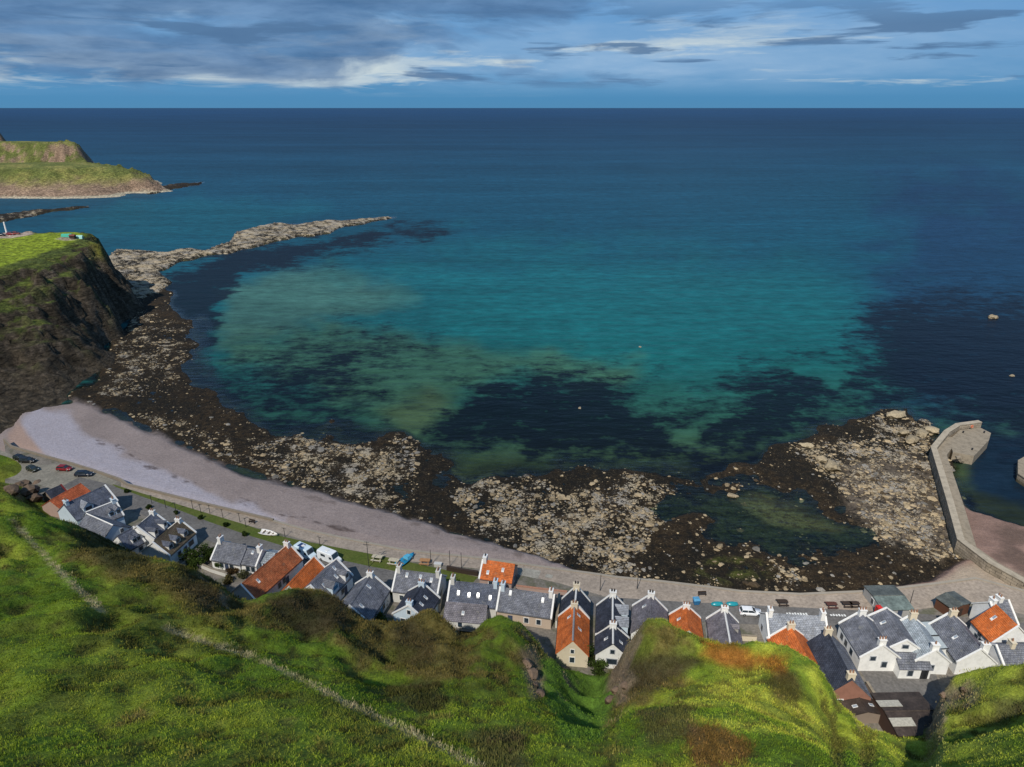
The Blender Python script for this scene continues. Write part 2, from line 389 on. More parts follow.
stone = t.mixc(t.ramp(nB, [(.35, 0.0), (.65, 1.0)]), (.24, .19, .12), (.56, .45, .29))
stone = t.mixc(t.ramp(nC, [(.40, 0.0), (.62, .8)]), stone, (.27, .25, .225))
base = t.mixc(1.0, col, t.ramp(nB, [(.3, .45), (.5, 1.0), (.72, 1.7)]), 'MULTIPLY')
base = t.mixc(t.math('MULTIPLY', t.ramp(nA, [(.52, 0.0), (.66, .55)]), t.math('SUBTRACT', 1.0, sn)), base, (.038, .024, .011))
fineS = t.noise(oc, 6.0, 4, .7)
base = t.mixc(sn, base, t.mixc(1.0, col, t.ramp(t.math('ADD', t.math('MULTIPLY', fineS, .6), t.math('MULTIPLY', nB, .4)), [(.32, .62), (.68, 1.35)]), 'MULTIPLY'))
peb = t.noise(oc, 2.6, 5, .75); dkn = t.noise(oc, .55, 6, .7)
base = t.mixc(t.math('MULTIPLY', t.math('MULTIPLY', t.ramp(peb, [(.55, 0.0), (.66, .6)]), t.ramp(dkn, [(.40, .15), (.58, 1.0)])), t.math('SUBTRACT', 1.0, sn)), base, (.21, .165, .10))
base = t.mixc(t.math('MULTIPLY', t.ramp(dkn, [(.40, .85), (.50, 0.0)]), t.math('SUBTRACT', 1.0, sn)), base, (.010, .009, .007))
cc = t.mixc(k, base, stone)
hh = t.math('ADD', t.math('MULTIPLY', k, .8), nB)
M_SHORE = t.pbr(cc, .85, t.bump(hh, .8, .3), .15)
shore_o = np_mesh('foreshore', np.stack([x0, y0, z], 1), grid_faces(len(rows), len(cols)), M_SHORE, c, True, {'cover': cover, 'sand': sandy_})
tag(shore_o, 'rocky seaweed covered foreshore and pink shingle beach below the village', None, None, 'structure')

# --- the sea: one sheet from the beach to the horizon
srow = np.concatenate([np.array([108.02, 108.06, 108.12, 108.2, 108.35, 108.55, 108.8, 109.1, 109.5, 110, 110.7, 111.5, 112.5, 113.7]), np.arange(115, 640, 1.4)]) - CY
# rows follow the horizon of this camera height; true horizon at v = tan(pitch)
v = -(srow) / F
srow_ok = v < math.tan(PITCH) - 1e-5; v = v[srow_ok]
tt = CAMZ / (SP - v * CP); yy = tt * (CP + v * SP); keep = yy < 90000; tt = tt[keep]; yy = yy[keep]; v = v[keep]
uc = (np.concatenate([np.arange(-1500, -60, 40), np.arange(-60, 1090, 4), np.arange(1090, 2500, 40)]) - CX) / F
X = tt[:, None] * uc[None]; Y = np.repeat(yy[:, None], len(uc), 1); X = X.ravel(); Y = Y.ravel()
spx, spy = survey(X, Y, 0)
sz, _, _, _ = shore(spx, spy, X, Y); depth = np.where((spy > 176) & (spy < 660), -sz, 8.0)
ns = fbm(spx / 30, spy / 12, 4, 41); P = Paint(spx, spy, ns)
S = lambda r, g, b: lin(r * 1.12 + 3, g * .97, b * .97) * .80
stops = [(108, S(26, 72, 108)), (112, S(20, 68, 108)), (122, S(17, 60, 92)), (150, S(19, 68, 96)), (185, S(17, 75, 100)), (225, S(12, 76, 98)), (265, S(12, 86, 104)), (310, S(13, 93, 100)), (360, S(16, 96, 94)), (420, S(36, 92, 76)), (470, S(56, 86, 52)), (640, S(56, 82, 48))]  # first stops lighten towards the horizon: distance haze painted into the water colour
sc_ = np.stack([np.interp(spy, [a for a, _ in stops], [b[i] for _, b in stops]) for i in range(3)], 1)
# open blue water on the right and outside the bay
sc_ = mix(sc_, S(16, 50, 84), P.w([(905, 180), (1300, 170), (1300, 420), (905, 420), (870, 300)], 55, 50) * .8)
sc_ = mix(sc_, S(18, 98, 112), P.w([(60, 225), (120, 200), (220, 195), (330, 208), (230, 240), (140, 243)], 9, 10) * .5)
sc_ = mix(sc_, S(58, 108, 94), P.w([(222, 300), (240, 278), (330, 266), (400, 285), (420, 300), (330, 320), (260, 345), (215, 350), (225, 320)], 12, 14) * .75)
sc_ = mix(sc_, S(14, 102, 106), P.w([(330, 262), (450, 248), (620, 255), (800, 265), (850, 300), (840, 340), (740, 372), (600, 362), (450, 340), (420, 300)], 34, 30) * .55)
sc_ = mix(sc_, S(58, 108, 78), P.w([(220, 340), (330, 325), (440, 345), (560, 355), (640, 365), (620, 390), (530, 375), (470, 390), (450, 420), (420, 440), (370, 420), (300, 380), (235, 365)], 14, 14) * .7)
sc_ = mix(sc_, S(66, 100, 66), P.w([(380, 410), (430, 385), (450, 400), (430, 430), (400, 440)], 12, 10) * .8)
wq = fbm(X / 26, Y / 34, 6, 131, .62); wq2 = fbm(X / 30, Y / 22, 6, 137, .62); Pk = Paint(spx + wq * 40, spy + wq2 * 14, ns)
sc_ = mix(sc_, S(10, 15, 16), P.w([(560, 470), (640, 478), (740, 462), (820, 430), (985, 540), (900, 590), (640, 600), (450, 520), (440, 470)], 16, 14) * .85)
sc_ = mix(sc_, S(74, 84, 50), P.w([(735, 500), (760, 490), (800, 505), (840, 525), (860, 535), (820, 532), (770, 522)], 6, 7) * .9); sc_ = mix(sc_, S(50, 70, 40), P.w([(645, 508), (680, 496), (695, 505), (660, 520)], 6, 6) * .8)
sc_ = mix(sc_, S(14, 38, 54), P.w([(975, 430), (1100, 430), (1100, 540), (985, 520), (965, 480)], 10, 8)); sc_ = mix(sc_, S(36, 52, 30), P.w([(965, 490), (1030, 508), (1100, 525), (1100, 545), (965, 515)], 6, 6) * .8)
# beds of kelp: how likely weed is to cover the bottom
kelp = np.zeros(X.shape)
for poly, v_, fe, ro in (([(130, 300), (160, 275), (215, 258), (260, 246), (330, 240), (400, 222), (450, 232), (330, 258), (245, 272), (218, 296), (222, 330), (190, 372), (150, 345)], .95, 5, 8),
                   ([(180, 380), (260, 350), (330, 330), (400, 335), (430, 345), (380, 372), (400, 400), (320, 425), (270, 425), (200, 400)], .68, 16, 10),
                   ([(455, 385), (490, 375), (540, 368), (600, 368), (628, 385), (640, 400), (672, 405), (690, 432), (735, 455), (740, 475), (640, 470), (560, 470), (520, 455), (440, 445), (425, 440), (450, 415)], .84, 13, 12),
                   ([(730, 378), (790, 368), (850, 362), (862, 330), (885, 300), (930, 290), (1000, 290), (1200, 280), (1200, 500), (985, 440), (930, 420), (880, 405), (800, 425), (745, 462), (690, 440), (720, 410)], .86, 14, 14),
                   ([(640, 395), (730, 385), (740, 440), (690, 450)], .52, 10, 6),
                   ([(400, 360), (470, 350), (660, 370), (640, 400), (470, 390), (430, 385)], .44, 16, 6),
                   ([(250, 420), (330, 415), (420, 440), (450, 465), (300, 450)], .95, 8, 8),
                   ([(640, 470), (740, 455), (820, 430), (900, 405), (940, 440), (985, 560), (640, 600), (450, 520), (440, 470), (520, 470)], .85, 8, 8),
                   ([(60, 410), (140, 300), (200, 330), (240, 390), (300, 440), (200, 460)], .85, 8, 6)):
    kelp = np.maximum(kelp, Pk.w(poly, fe * 3.2, ro) * v_ * .93)
for poly in ([(820, 385), (835, 376), (843, 380), (838, 388)], [(684, 430), (705, 425), (712, 434), (690, 442)], [(460, 468), (480, 450), (512, 441), (524, 453), (500, 468), (480, 476)], [(790, 380), (800, 370), (850, 368), (835, 386)]):
    kelp *= 1 - .9 * Pk.w(poly, 6, 5)
kelp *= 1 - .8 * P.w([(700, 500), (740, 490), (790, 500), (850, 530), (800, 540), (690, 530)], 8, 6)
rough_far = sstep(300, 1500, Y)
t = NT('sea_water'); oc = t.coord(); col = t.attr('tint'); kp = t.attr('kelp', 'Fac'); dp = t.attr('depth', 'Fac')
kn = t.noise(t.scalev(oc, (.075, .13, 1)), 1.0, 8, .70); kn2 = t.noise(t.scalev(oc, (.22, .30, 1)), 1.0, 6, .68)
kk = t.math('ADD', t.math('MULTIPLY', kn, .62), t.math('MULTIPLY', kn2, .38))
thr = t.math('SUBTRACT', t.math('ADD', t.math('MULTIPLY', kk, 6.5), t.math('MULTIPLY', kp, 2.5)), 4.35)
kf = t.ramp(t.math('ADD', t.math('MULTIPLY', thr, 1.0), .5), [(.0, 0.0), (1.0, 1.0)])
kf = t.math('MULTIPLY', kf, t.ramp(kp, [(.02, 0.0), (.2, .94)]))
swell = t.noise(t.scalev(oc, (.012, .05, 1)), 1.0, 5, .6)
wide = t.noise(t.scalev(oc, (.0009, .0045, 1)), 1.0, 4, .6); colv = t.mixc(1.0, col, t.ramp(swell, [(.3, .80), (.7, 1.2)]), 'MULTIPLY'); colv = t.mixc(1.0, colv, t.ramp(wide, [(.35, .84), (.65, 1.16)]), 'MULTIPLY')  # the wide noise paints cloud-shadow bands into the far water colour
weedc = t.mixc(t.ramp(kn2, [(.3, 0.0), (.7, 1.0)]), (.0016, .0020, .0048), (.0032, .0055, .012))
fine = t.noise(t.scalev(oc, (.10, .20, 1)), 1.0, 7, .68); colv = t.mixc(1.0, colv, t.ramp(fine, [(.33, .70), (.67, 1.34)]), 'MULTIPLY')
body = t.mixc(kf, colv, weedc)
w1 = t.noise(t.scalev(oc, (.22, .5, 1)), 1.0, 4, .6); w2 = t.noise(t.scalev(oc, (.045, .11, 1)), 1.0, 3, .6)
hgt = t.math('ADD', t.math('MULTIPLY', w1, .35), w2)
nrm = t.bump(hgt, .75, 1.0)
dfw = t.n('ShaderNodeBsdfDiffuse', {'Color': body, 'Normal': t.bump(hgt, .9, 1.2)})
glw = t.n('ShaderNodeBsdfGlossy', {'Color': (1, 1, 1), 'Roughness': .30, 'Normal': nrm})
frw = t.math('MINIMUM', t.math('MULTIPLY', t.n('ShaderNodeFresnel', {'IOR': 1.33, 'Normal': nrm}).outputs[0], .42), .11)
pb = t.n('ShaderNodeMixShader', {0: frw, 1: dfw.outputs[0], 2: glw.outputs[0]})
tr = t.n('ShaderNodeBsdfTransparent', {'Color': (.62, .74, .64)})
gl = t.n('ShaderNodeBsdfGlossy', {'Color': (1, 1, 1), 'Roughness': .12, 'Normal': nrm})
fr = t.n('ShaderNodeFresnel', {'IOR': 1.33, 'Normal': nrm})
thin = t.n('ShaderNodeMixShader', {0: fr.outputs[0], 1: tr.outputs[0], 2: gl.outputs[0]})
op = t.ramp(dp, [(0.0, .10), (.10, .38), (.30, .97), (.4, 1.0)])
op = t.ramp(t.math('MULTIPLY', dp, .25), [(0.0, .05), (.16, .35), (.42, .92), (.6, 1.0)])
ms = t.n('ShaderNodeMixShader', {0: op, 1: thin.outputs[0], 2: pb.outputs[0]})
t.t.links.new(ms.outputs[0], t.out.inputs[0])
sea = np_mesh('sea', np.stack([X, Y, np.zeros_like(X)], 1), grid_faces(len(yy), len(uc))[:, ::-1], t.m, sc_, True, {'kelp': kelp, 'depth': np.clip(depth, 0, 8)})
tag(sea, 'deep blue and turquoise sea', None, None, 'structure')
# ------------------------------------------------------------------ the cliff-top slope above the village
HP = [(0, 800, 60), (256, 800, 58), (512, 800, 55), (768, 800, 55), (1024, 800, 49),
      (0, 767, 57), (256, 767, 54), (512, 767, 50), (700, 767, 51), (1024, 767, 43),
      (0, 700, 51), (150, 700, 49), (300, 700, 45), (450, 700, 37), (560, 710, 29), (640, 705, 37), (720, 700, 42), (800, 722, 40), (880, 768, 27), (1000, 725, 33),
      (0, 620, 43), (100, 630, 44), (200, 640, 39), (300, 640, 32), (400, 645, 28), (470, 650, 25), (530, 672, 24), (600, 735, 27),
      (0, 560, 36), (80, 570, 37),
      (0, 509, 26), (60, 518, 25), (100, 539, 24), (150, 562, 22), (200, 574, 20), (240, 600, 18), (270, 604, 18), (310, 593, 21), (350, 615, 16), (385, 629, 14), (410, 621, 17), (432, 611, 19), (465, 639, 13),
      (485, 620, 17), (505, 617, 18), (530, 632, 18), (548, 650, 16), (562, 663, 8.5), (580, 660, 7.5), (592, 664, 7.5), (612, 686, 10), (645, 620, 23), (690, 639, 25), (730, 647, 25), (765, 642, 25), (800, 649, 25), (817, 661, 25), (828, 675, 25), (842, 701, 21), (866, 726, 17), (893, 734, 12), (915, 727, 10.5), (932, 718, 10.5), (900, 750, 18), (925, 745, 17), (955, 736, 20),
      (940, 697, 14), (952, 674, 17), (985, 668, 17), (1024, 668, 17), (1070, 670, 18)]
FOOT = [(-40, 500, 3), (0, 498, 3), (60, 522, 3), (100, 550, 3), (150, 573, 3), (200, 588, 3), (240, 616, 3), (300, 612, 3), (350, 636, 3), (400, 646, 3), (450, 648, 3), (500, 646, 3), (550, 660, 3), (580, 668, 3), (625, 668, 3), (660, 650, 3),
        (720, 662, 3), (800, 672, 3), (830, 690, 3), (850, 720, 3), (888, 748, 3), (930, 742, 3), (948, 712, 3), (1024, 682, 3), (1080, 680, 3)]
pts = []; zs = []
for a, b, h in HP + [(p, q, k) for p, q, k in FOOT] + [(15, 480, 9), (28, 490, 9), (-20, 478, 14), (2, 470, 6)]:
    w = W(a, b, h); pts.append((w.x, w.y)); zs.append(h)
for a, b, h in FOOT:
    w = W(a, b - 48, 1.0); pts.append((w.x, w.y)); zs.append(1.0)
for a in ((-90, 10, 68), (-40, 5, 68), (0, 0, 68), (40, 0, 66), (90, 5, 62), (-90, -40, 76), (0, -40, 76), (90, -40, 72), (-130, 60, 56), (-170, 110, 48), (-190, 150, 40), (-230, 100, 56), (-230, 170, 42), (-170, 160, 26), (140, 60, 40), (140, 95, 20), (140, 120, 6), (-150, 120, 34)):
    pts.append(a[:2]); zs.append(a[2])
hill_f = rbf_fit(pts, np.array(zs, float), .002)
def hill_z(x, y):
    zz = hill_f(x, y) - .9
    qx, qy = survey(x, y, 3.0)
    lim = np.interp(qx, [a for a, b, h in FOOT], [b for a, b, h in FOOT]) - 7
    cut = np.clip(lim - qy, 0, 40) * sstep(30, 60, qx)
    zz = np.where(cut > 0, np.minimum(zz, 5 - cut * .6), zz)
    steep = sstep(4, 9, zz) * sstep(60, 80, y + .2 * np.abs(x))
    n = fbm(x / 16, y / 16, 4, 51) * 1.7 + fbm(x / 5, y / 5, 4, 57) * .55
    r = 1 - np.abs(fbm(x / 9, y / 9, 3, 63)); g = (r - .75) * 3.2
    mound = (fbm(x / 7.5, y / 7.5, 3, 83) * 1.5 + (1 - np.abs(fbm(x / 12, y / 12, 2, 85)) * 2) * .7 - .5) * sstep(5, 14, zz) * sstep(45, 70, y + .25 * np.abs(x)); zz = zz + mound
    tus = fbm(x / 2.1, y / 2.1, 3, 67) * .30 + fbm(x / 1.0, y / 1.0, 2, 69) * .14
    return zz + n * sstep(3, 12, zz) * .8 + steep * g * 1.2 + tus * sstep(3, 8, zz)
hs = .62; xs = np.arange(-235, 152, hs); ys = np.arange(-35, 190, hs)
gx, gy = np.meshgrid(xs, ys); nr, nc = gx.shape
gz = hill_z(gx.ravel(), gy.ravel()).reshape(nr, nc)
EDGE = [(80, 523), (100, 533), (125, 545), (150, 556), (175, 560), (200, 570), (220, 580), (240, 597), (260, 593), (285, 588), (310, 588), (335, 594), (350, 605), (365, 617), (385, 621), (400, 620), (415, 613), (432, 608), (445, 617), (460, 630), (475, 628), (485, 618), (500, 613), (520, 620), (540, 640), (552, 656), (600, 674), (615, 662), (630, 637), (645, 618), (660, 617), (675, 624), (695, 632), (715, 639), (735, 642), (755, 639), (785, 643), (800, 650), (815, 659), (825, 671), (838, 693), (850, 710), (866, 724), (880, 729), (893, 733), (915, 725), (932, 716), (940, 690), (950, 674), (970, 668), (1000, 664), (1020, 662)]
ex = np.array([a for a, b in EDGE], float); ey = np.array([b for a, b in EDGE], float) + 2.0
for _ in range(4):          # trim the brow of the slope to the surveyed skyline of the hill
    fx_, fy_ = survey(gx.ravel(), gy.ravel(), gz.ravel()); on = (gz.ravel() > 4.2)
    er = []
    for a, b in zip(ex, ey):
        k = on & (np.abs(fx_ - a) < 3.5); er.append(np.clip(fy_[k].min() - b if k.any() else 0, -14, 14))
    e_ = np.interp(fx_, ex, np.array(er)); t_ = np.interp(fx_, ex, ey)
    w_ = sstep(t_ + 95, t_ + 18, fy_) * (gz.ravel() > 3.6) * sstep(60, 85, fx_) * sstep(1120, 1040, fx_)
    gz = gz + (e_ * .15 * w_).reshape(gz.shape)
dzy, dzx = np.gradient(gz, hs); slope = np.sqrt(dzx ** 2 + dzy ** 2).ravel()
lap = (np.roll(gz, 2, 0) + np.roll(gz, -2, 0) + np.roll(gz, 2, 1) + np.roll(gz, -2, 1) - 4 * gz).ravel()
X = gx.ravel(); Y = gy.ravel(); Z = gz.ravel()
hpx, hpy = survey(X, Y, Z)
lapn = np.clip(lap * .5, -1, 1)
def hill_tint(X, Y, Z, slope, hpx, hpy):
    n1 = fbm(X / 14, Y / 14, 4, 71); n2 = fbm(X / 4.5, Y / 4.5, 4, 73); n3 = fbm(X / 1.4, Y / 1.4, 3, 77)
    P = Paint(hpx, hpy, n2)
    g0 = np.array([.130, .185, .018]); g1 = np.array([.185, .225, .024]); g2 = np.array([.085, .140, .014]); br = np.array([.105, .078, .028]); ol = np.array([.105, .098, .026])
    c = np.tile(g0, (len(X), 1)); c = mix(c, g1, sstep(-.15, .5, n1 + .5 * n2)); c = mix(c, g2, sstep(.05, .55, -n1 + .6 * n3) * .85)
    right = sstep(560, 760, hpx); c = mix(c, [.285, .30, .036], right * sstep(-.25, .35, n2 + .4 * n1) * .8)
    br_w = sstep(.0, .45, n2 * .8 + .35 * n1 + .25 * n3 + P.w([(60, 512), (150, 555), (240, 596), (330, 585), (440, 610), (520, 620), (550, 660), (500, 700), (420, 690), (330, 650), (220, 620), (130, 590), (60, 560)], 20, 10) * .78
                  + P.w([(600, 690), (645, 615), (700, 636), (690, 680), (620, 720), (640, 750), (600, 760)], 14, 8) * .6 - .30)
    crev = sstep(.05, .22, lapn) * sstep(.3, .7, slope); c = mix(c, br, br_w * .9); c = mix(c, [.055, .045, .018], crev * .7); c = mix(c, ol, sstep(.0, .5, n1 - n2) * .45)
    # gorse and heather patches, bright gully grass, dead bracken
    for poly, col, k in (([(78, 512), (110, 530), (150, 560), (120, 575), (80, 550)], (.040, .042, .016), .9), ([(175, 560), (215, 580), (235, 600), (205, 610), (180, 590)], (.05, .04, .022), .85),
                      ([(268, 600), (300, 588), (345, 598), (352, 625), (310, 640), (275, 620)], (.045, .038, .02), .9), ([(390, 628), (412, 618), (440, 640), (430, 670), (400, 660)], (.06, .046, .022), .7),
                      ([(388, 690), (430, 680), (455, 705), (420, 720)], (.05, .04, .02), .8), ([(470, 735), (520, 730), (530, 770), (480, 770)], (.07, .055, .03), .75),
                      ([(540, 640), (600, 665), (620, 690), (600, 740), (560, 740), (545, 690)], (.085, .165, .022), .85),
                      ([(706, 642), (740, 650), (790, 655), (782, 672), (735, 668), (700, 655)], (.21, .085, .018), .9), ([(686, 725), (720, 722), (748, 745), (745, 770), (690, 770)], (.12, .065, .022), .9),
                      ([(765, 680), (795, 672), (805, 700), (785, 712), (768, 700)], (.055, .042, .016), .85), ([(610, 668), (660, 655), (700, 660), (660, 690), (615, 700)], (.055, .045, .022), .85),
                      ([(640, 715), (690, 705), (700, 735), (650, 745)], (.075, .055, .03), .7), ([(995, 700), (1024, 690), (1024, 712), (1000, 718)], (.06, .05, .03), .6)):
        c = mix(c, col, P.w(poly, 6, 9) * k)
    c = c * (1 + .42 * n3[:, None] + .28 * n2[:, None])
    rock = sstep(1.5, 2.2, slope + .6 * n2) * .8
    rock = np.maximum(rock, P.w([(936, 690), (946, 676), (975, 676), (980, 694), (955, 706), (940, 702)], 5, 7) * sstep(-.3, .2, n3) * .8)
    rock = np.maximum(rock, P.w([(520, 650), (535, 645), (545, 690), (533, 700)], 4, 4) * .8); rock = np.maximum(rock, P.w([(610, 680), (625, 668), (640, 680), (620, 700)], 4, 4) * .7)
    rc = np.tile([.21, .155, .105], (len(X), 1)) * (1 + .5 * n3[:, None]); c = c * (1 - rock[:, None]) + rc * rock[:, None]
    P2 = P.w([(955, 672), (985, 662), (1100, 655), (1100, 705), (1000, 702), (975, 690)], 5, 6) + P.w([(900, 738), (1100, 715), (1100, 800), (860, 800)], 8, 8); rock = rock * (1 - np.clip(P2, 0, 1)); c = mix(c, np.array([.20, .245, .028]), np.clip(P2, 0, 1) * .7 * sstep(-.5, .2, n2))
    # old turf dyke: a broken pale line of stones and dead grass
    for pl in ([(14, 522), (30, 540), (48, 560), (72, 583), (102, 612)], [(165, 628), (200, 640), (240, 652), (290, 674), (340, 700), (400, 728), (480, 768)]):
        d = linedist(hpx, hpy, pl); c = mix(c, [.30, .265, .15], (1 - sstep(.8, 3.2, d + n2 * 2)) * sstep(-.6, -.1, n3 + .4 * n2) * .95)
    c = c * (1.22 + .2 * right[:, None])
    return np.clip(c, .006, .6), rock
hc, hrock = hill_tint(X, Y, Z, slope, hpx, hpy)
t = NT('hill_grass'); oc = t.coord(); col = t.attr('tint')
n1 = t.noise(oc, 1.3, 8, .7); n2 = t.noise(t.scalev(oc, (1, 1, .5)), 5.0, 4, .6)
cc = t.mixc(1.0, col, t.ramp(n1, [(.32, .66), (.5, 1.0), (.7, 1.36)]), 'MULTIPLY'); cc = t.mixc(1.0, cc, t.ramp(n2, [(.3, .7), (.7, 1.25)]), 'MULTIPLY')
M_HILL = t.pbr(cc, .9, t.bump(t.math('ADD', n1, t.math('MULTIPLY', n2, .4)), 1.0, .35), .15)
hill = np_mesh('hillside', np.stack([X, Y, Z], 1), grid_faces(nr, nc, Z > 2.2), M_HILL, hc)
tag(hill, 'steep green hillside above the village', None, None, 'structure')
# tufts of rough grass, dead stalks and heather: uncountable ground cover
def blades(name, n, sel, hmin, hmax, wid, label, nb=5, dark=1.0, spread=.16):
    k = RNG.choice(len(X), n, p=sel / sel.sum())
    bx = X[k] + RNG.uniform(-hs, hs, n) * .6; by = Y[k] + RNG.uniform(-hs, hs, n) * .6
    ii = np.clip((bx - xs[0]) / hs, 0, nc - 1.001); jj = np.clip((by - ys[0]) / hs, 0, nr - 1.001)
    i0 = ii.astype(int); j0 = jj.astype(int); fx = ii - i0; fy = jj - j0
    bz = gz[j0, i0] * (1 - fx) * (1 - fy) + gz[j0, i0 + 1] * fx * (1 - fy) + gz[j0 + 1, i0] * (1 - fx) * fy + gz[j0 + 1, i0 + 1] * fx * fy
    tc = hc[k] * RNG.uniform(.82, 1.4, (n, 1)) * dark
    tc = tc * np.where(RNG.random((n, 1)) < .12, np.array([[1.7, 1.5, 1.6]]), 1)
    V = []; C = []
    for b in range(nb):
        a = RNG.uniform(0, 2 * np.pi, n); h = RNG.uniform(hmin, hmax, n); r = RNG.uniform(0, spread, n) * 2
        ox = bx + np.cos(a) * r; oy = by + np.sin(a) * r; ln = RNG.uniform(.2, .8, n) * h
        p = a + np.pi / 2; w = wid * RNG.uniform(.6, 1.4, n)
        A = np.stack([ox - np.cos(p) * w, oy - np.sin(p) * w, bz - .05], 1); B = np.stack([ox + np.cos(p) * w, oy + np.sin(p) * w, bz - .05], 1)
        T = np.stack([ox + np.cos(a) * ln, oy + np.sin(a) * ln, bz + h], 1)
        V.append(np.stack([A, B, T], 1).reshape(-1, 3)); C.append(np.repeat(tc * RNG.uniform(.8, 1.2, (n, 1)), 3, 0))
    V = np.concatenate(V); C = np.concatenate(C)
    o = np_mesh(name, V, np.arange(len(V)).reshape(-1, 3), M_TUFT, np.clip(C, .004, .6), False)
    return tag(o, label, None, None, 'stuff')
t = NT('grass_blades'); col = t.attr('tint')
d = t.n('ShaderNodeBsdfDiffuse', {'Color': col, 'Normal': t.n('ShaderNodeVectorMath', {0: t.n('ShaderNodeNewGeometry').outputs['Normal'], 1: (0, 0, .9)}, operation='ADD').outputs[0]}); tl = t.n('ShaderNodeBsdfTranslucent', {'Color': col})
mx = t.n('ShaderNodeMixShader', {0: .3, 1: d.outputs[0], 2: tl.outputs[0]}); t.t.links.new(mx.outputs[0], t.out.inputs[0]); M_TUFT = t.m
vis = ((hpx > -60) & (hpx < 1090) & (hpy < 830) & (hpy > 440) & (Z > 4.2) & (Y > 15)).astype(float)
dist2 = X ** 2 + Y ** 2 + (CAMZ - Z) ** 2
blades('meadow_grass', 130000, vis * (1 - hrock) * (.35 + np.clip(fbm(X / 3, Y / 3, 3, 81) + .4, 0, 1)) * (6000 / dist2) ** .35, .06, .19, .035, 'rough tufted grass over the hillside', 5)
gor = vis * (1 - hrock) * np.clip((hc[:, 0] > hc[:, 1] * .93) * 1.0, 0, 1) * (slope > .15)
blades('bracken_cover', 34000, gor + vis * 1e-4, .10, .34, .055, 'brown bracken and heather on the steep slopes', 6, .9, .3)
# ------------------------------------------------------------------ headlands
def rock_mat(name, rock, grassy=True):
    t = NT(name); oc = t.coord(); col = t.attr('tint')
    n1 = t.noise(oc, .55, 8, .7); n2 = t.noise(t.scalev(oc, (.35, .35, 2.6)), .8, 7, .72)
    cc = t.mixc(1.0, col, t.ramp(n1, [(.32, .5), (.5, 1.0), (.7, 1.45)]), 'MULTIPLY'); cc = t.mixc(1.0, cc, t.ramp(n2, [(.34, .42), (.66, 1.6)]), 'MULTIPLY')
    vv = t.n('ShaderNodeTexVoronoi', {'Vector': t.n('ShaderNodeVectorMath', {0: t.scalev(oc, (.5, .5, .9)), 1: t.n('ShaderNodeVectorMath', {0: t.noise(oc, .3, 5, .7, 1), 'Scale': 2.2}, operation='SCALE').outputs[0]}, operation='ADD').outputs[0], 'Scale': .45}, feature='DISTANCE_TO_EDGE').outputs[0]; cc = t.mixc(1.0, cc, t.ramp(vv, [(.0, .62), (.10, 1.08)]), 'MULTIPLY')
    return t.pbr(cc, .9, t.bump(t.math('ADD', t.math('ADD', n1, n2), vv), 1.0, 1.1), .15)
M_CLIFF = rock_mat('cliff_rock', None)
def headland(name, ctrl, world, bounds, step, label, paint, rough=2.0, cap=None, edge=None, terr=False):
    p = []; zz = []
    for a, b, h in ctrl: w = W(a, b, h); p.append((w.x, w.y)); zz.append(h)
    for a in world: p.append(a[:2]); zz.append(a[2])
    f = rbf_fit(p, np.array(zz, float), .002)
    xs = np.arange(bounds[0], bounds[1], step); ys = np.arange(bounds[2], bounds[3], step)
    gx, gy = np.meshgrid(xs, ys); x = gx.ravel(); y = gy.ravel()
    wx = x + fbm(x / 11, y / 11, 4, 91) * rough * 1.5; wy = y + fbm(x / 11, y / 11, 4, 97) * rough * 1.5
    z = f(wx, wy)
    if cap: z = np.where(z > cap, cap + (z - cap) * .2, z)
    s0 = np.hypot(*np.gradient(z.reshape(gx.shape), step)).ravel()
    cl = sstep(.25, .7, s0)
    if terr: cl = cl * sstep(36.5, 31, z)
    r = 1 - np.abs(fbm(x / 13, y / 13, 4, 103)) * 2; z = z + cl * sstep(-2, 9, z) * (r * rough * 1.2 + fbm(x / 4, y / 4, 3, 107) * rough * .7 + np.abs(fbm(x / 2.2, y / 2.2, 2, 108)) * rough * .4) + (1 - cl) * fbm(x / 6, y / 6, 3, 109) * .12
    if terr: z = z + cl * sstep(2, 8, z) * 1.1 * np.sin(z * 1.15 + 3.5 * fbm(x / 18, y / 18, 3, 151)) 
    if edge is not None: z = -3 + (z + 3) * sstep(0, 38, edge[0] * y + edge[1] - x + 6 * fbm(y / 20, x / 20, 3, 7))
    z = np.maximum(z, -3)
    s1 = np.hypot(*np.gradient(z.reshape(gx.shape), step)).ravel()
    px, py = survey(x, y, z)
    c = paint(x, y, z, s0, s1, px, py)
    o = np_mesh(name, np.stack([x, y, z], 1), grid_faces(*gx.shape, keep=z > -2.5), M_CLIFF, np.clip(c, .006, .6))
    tag(o, label, None, None, 'structure')
    return f
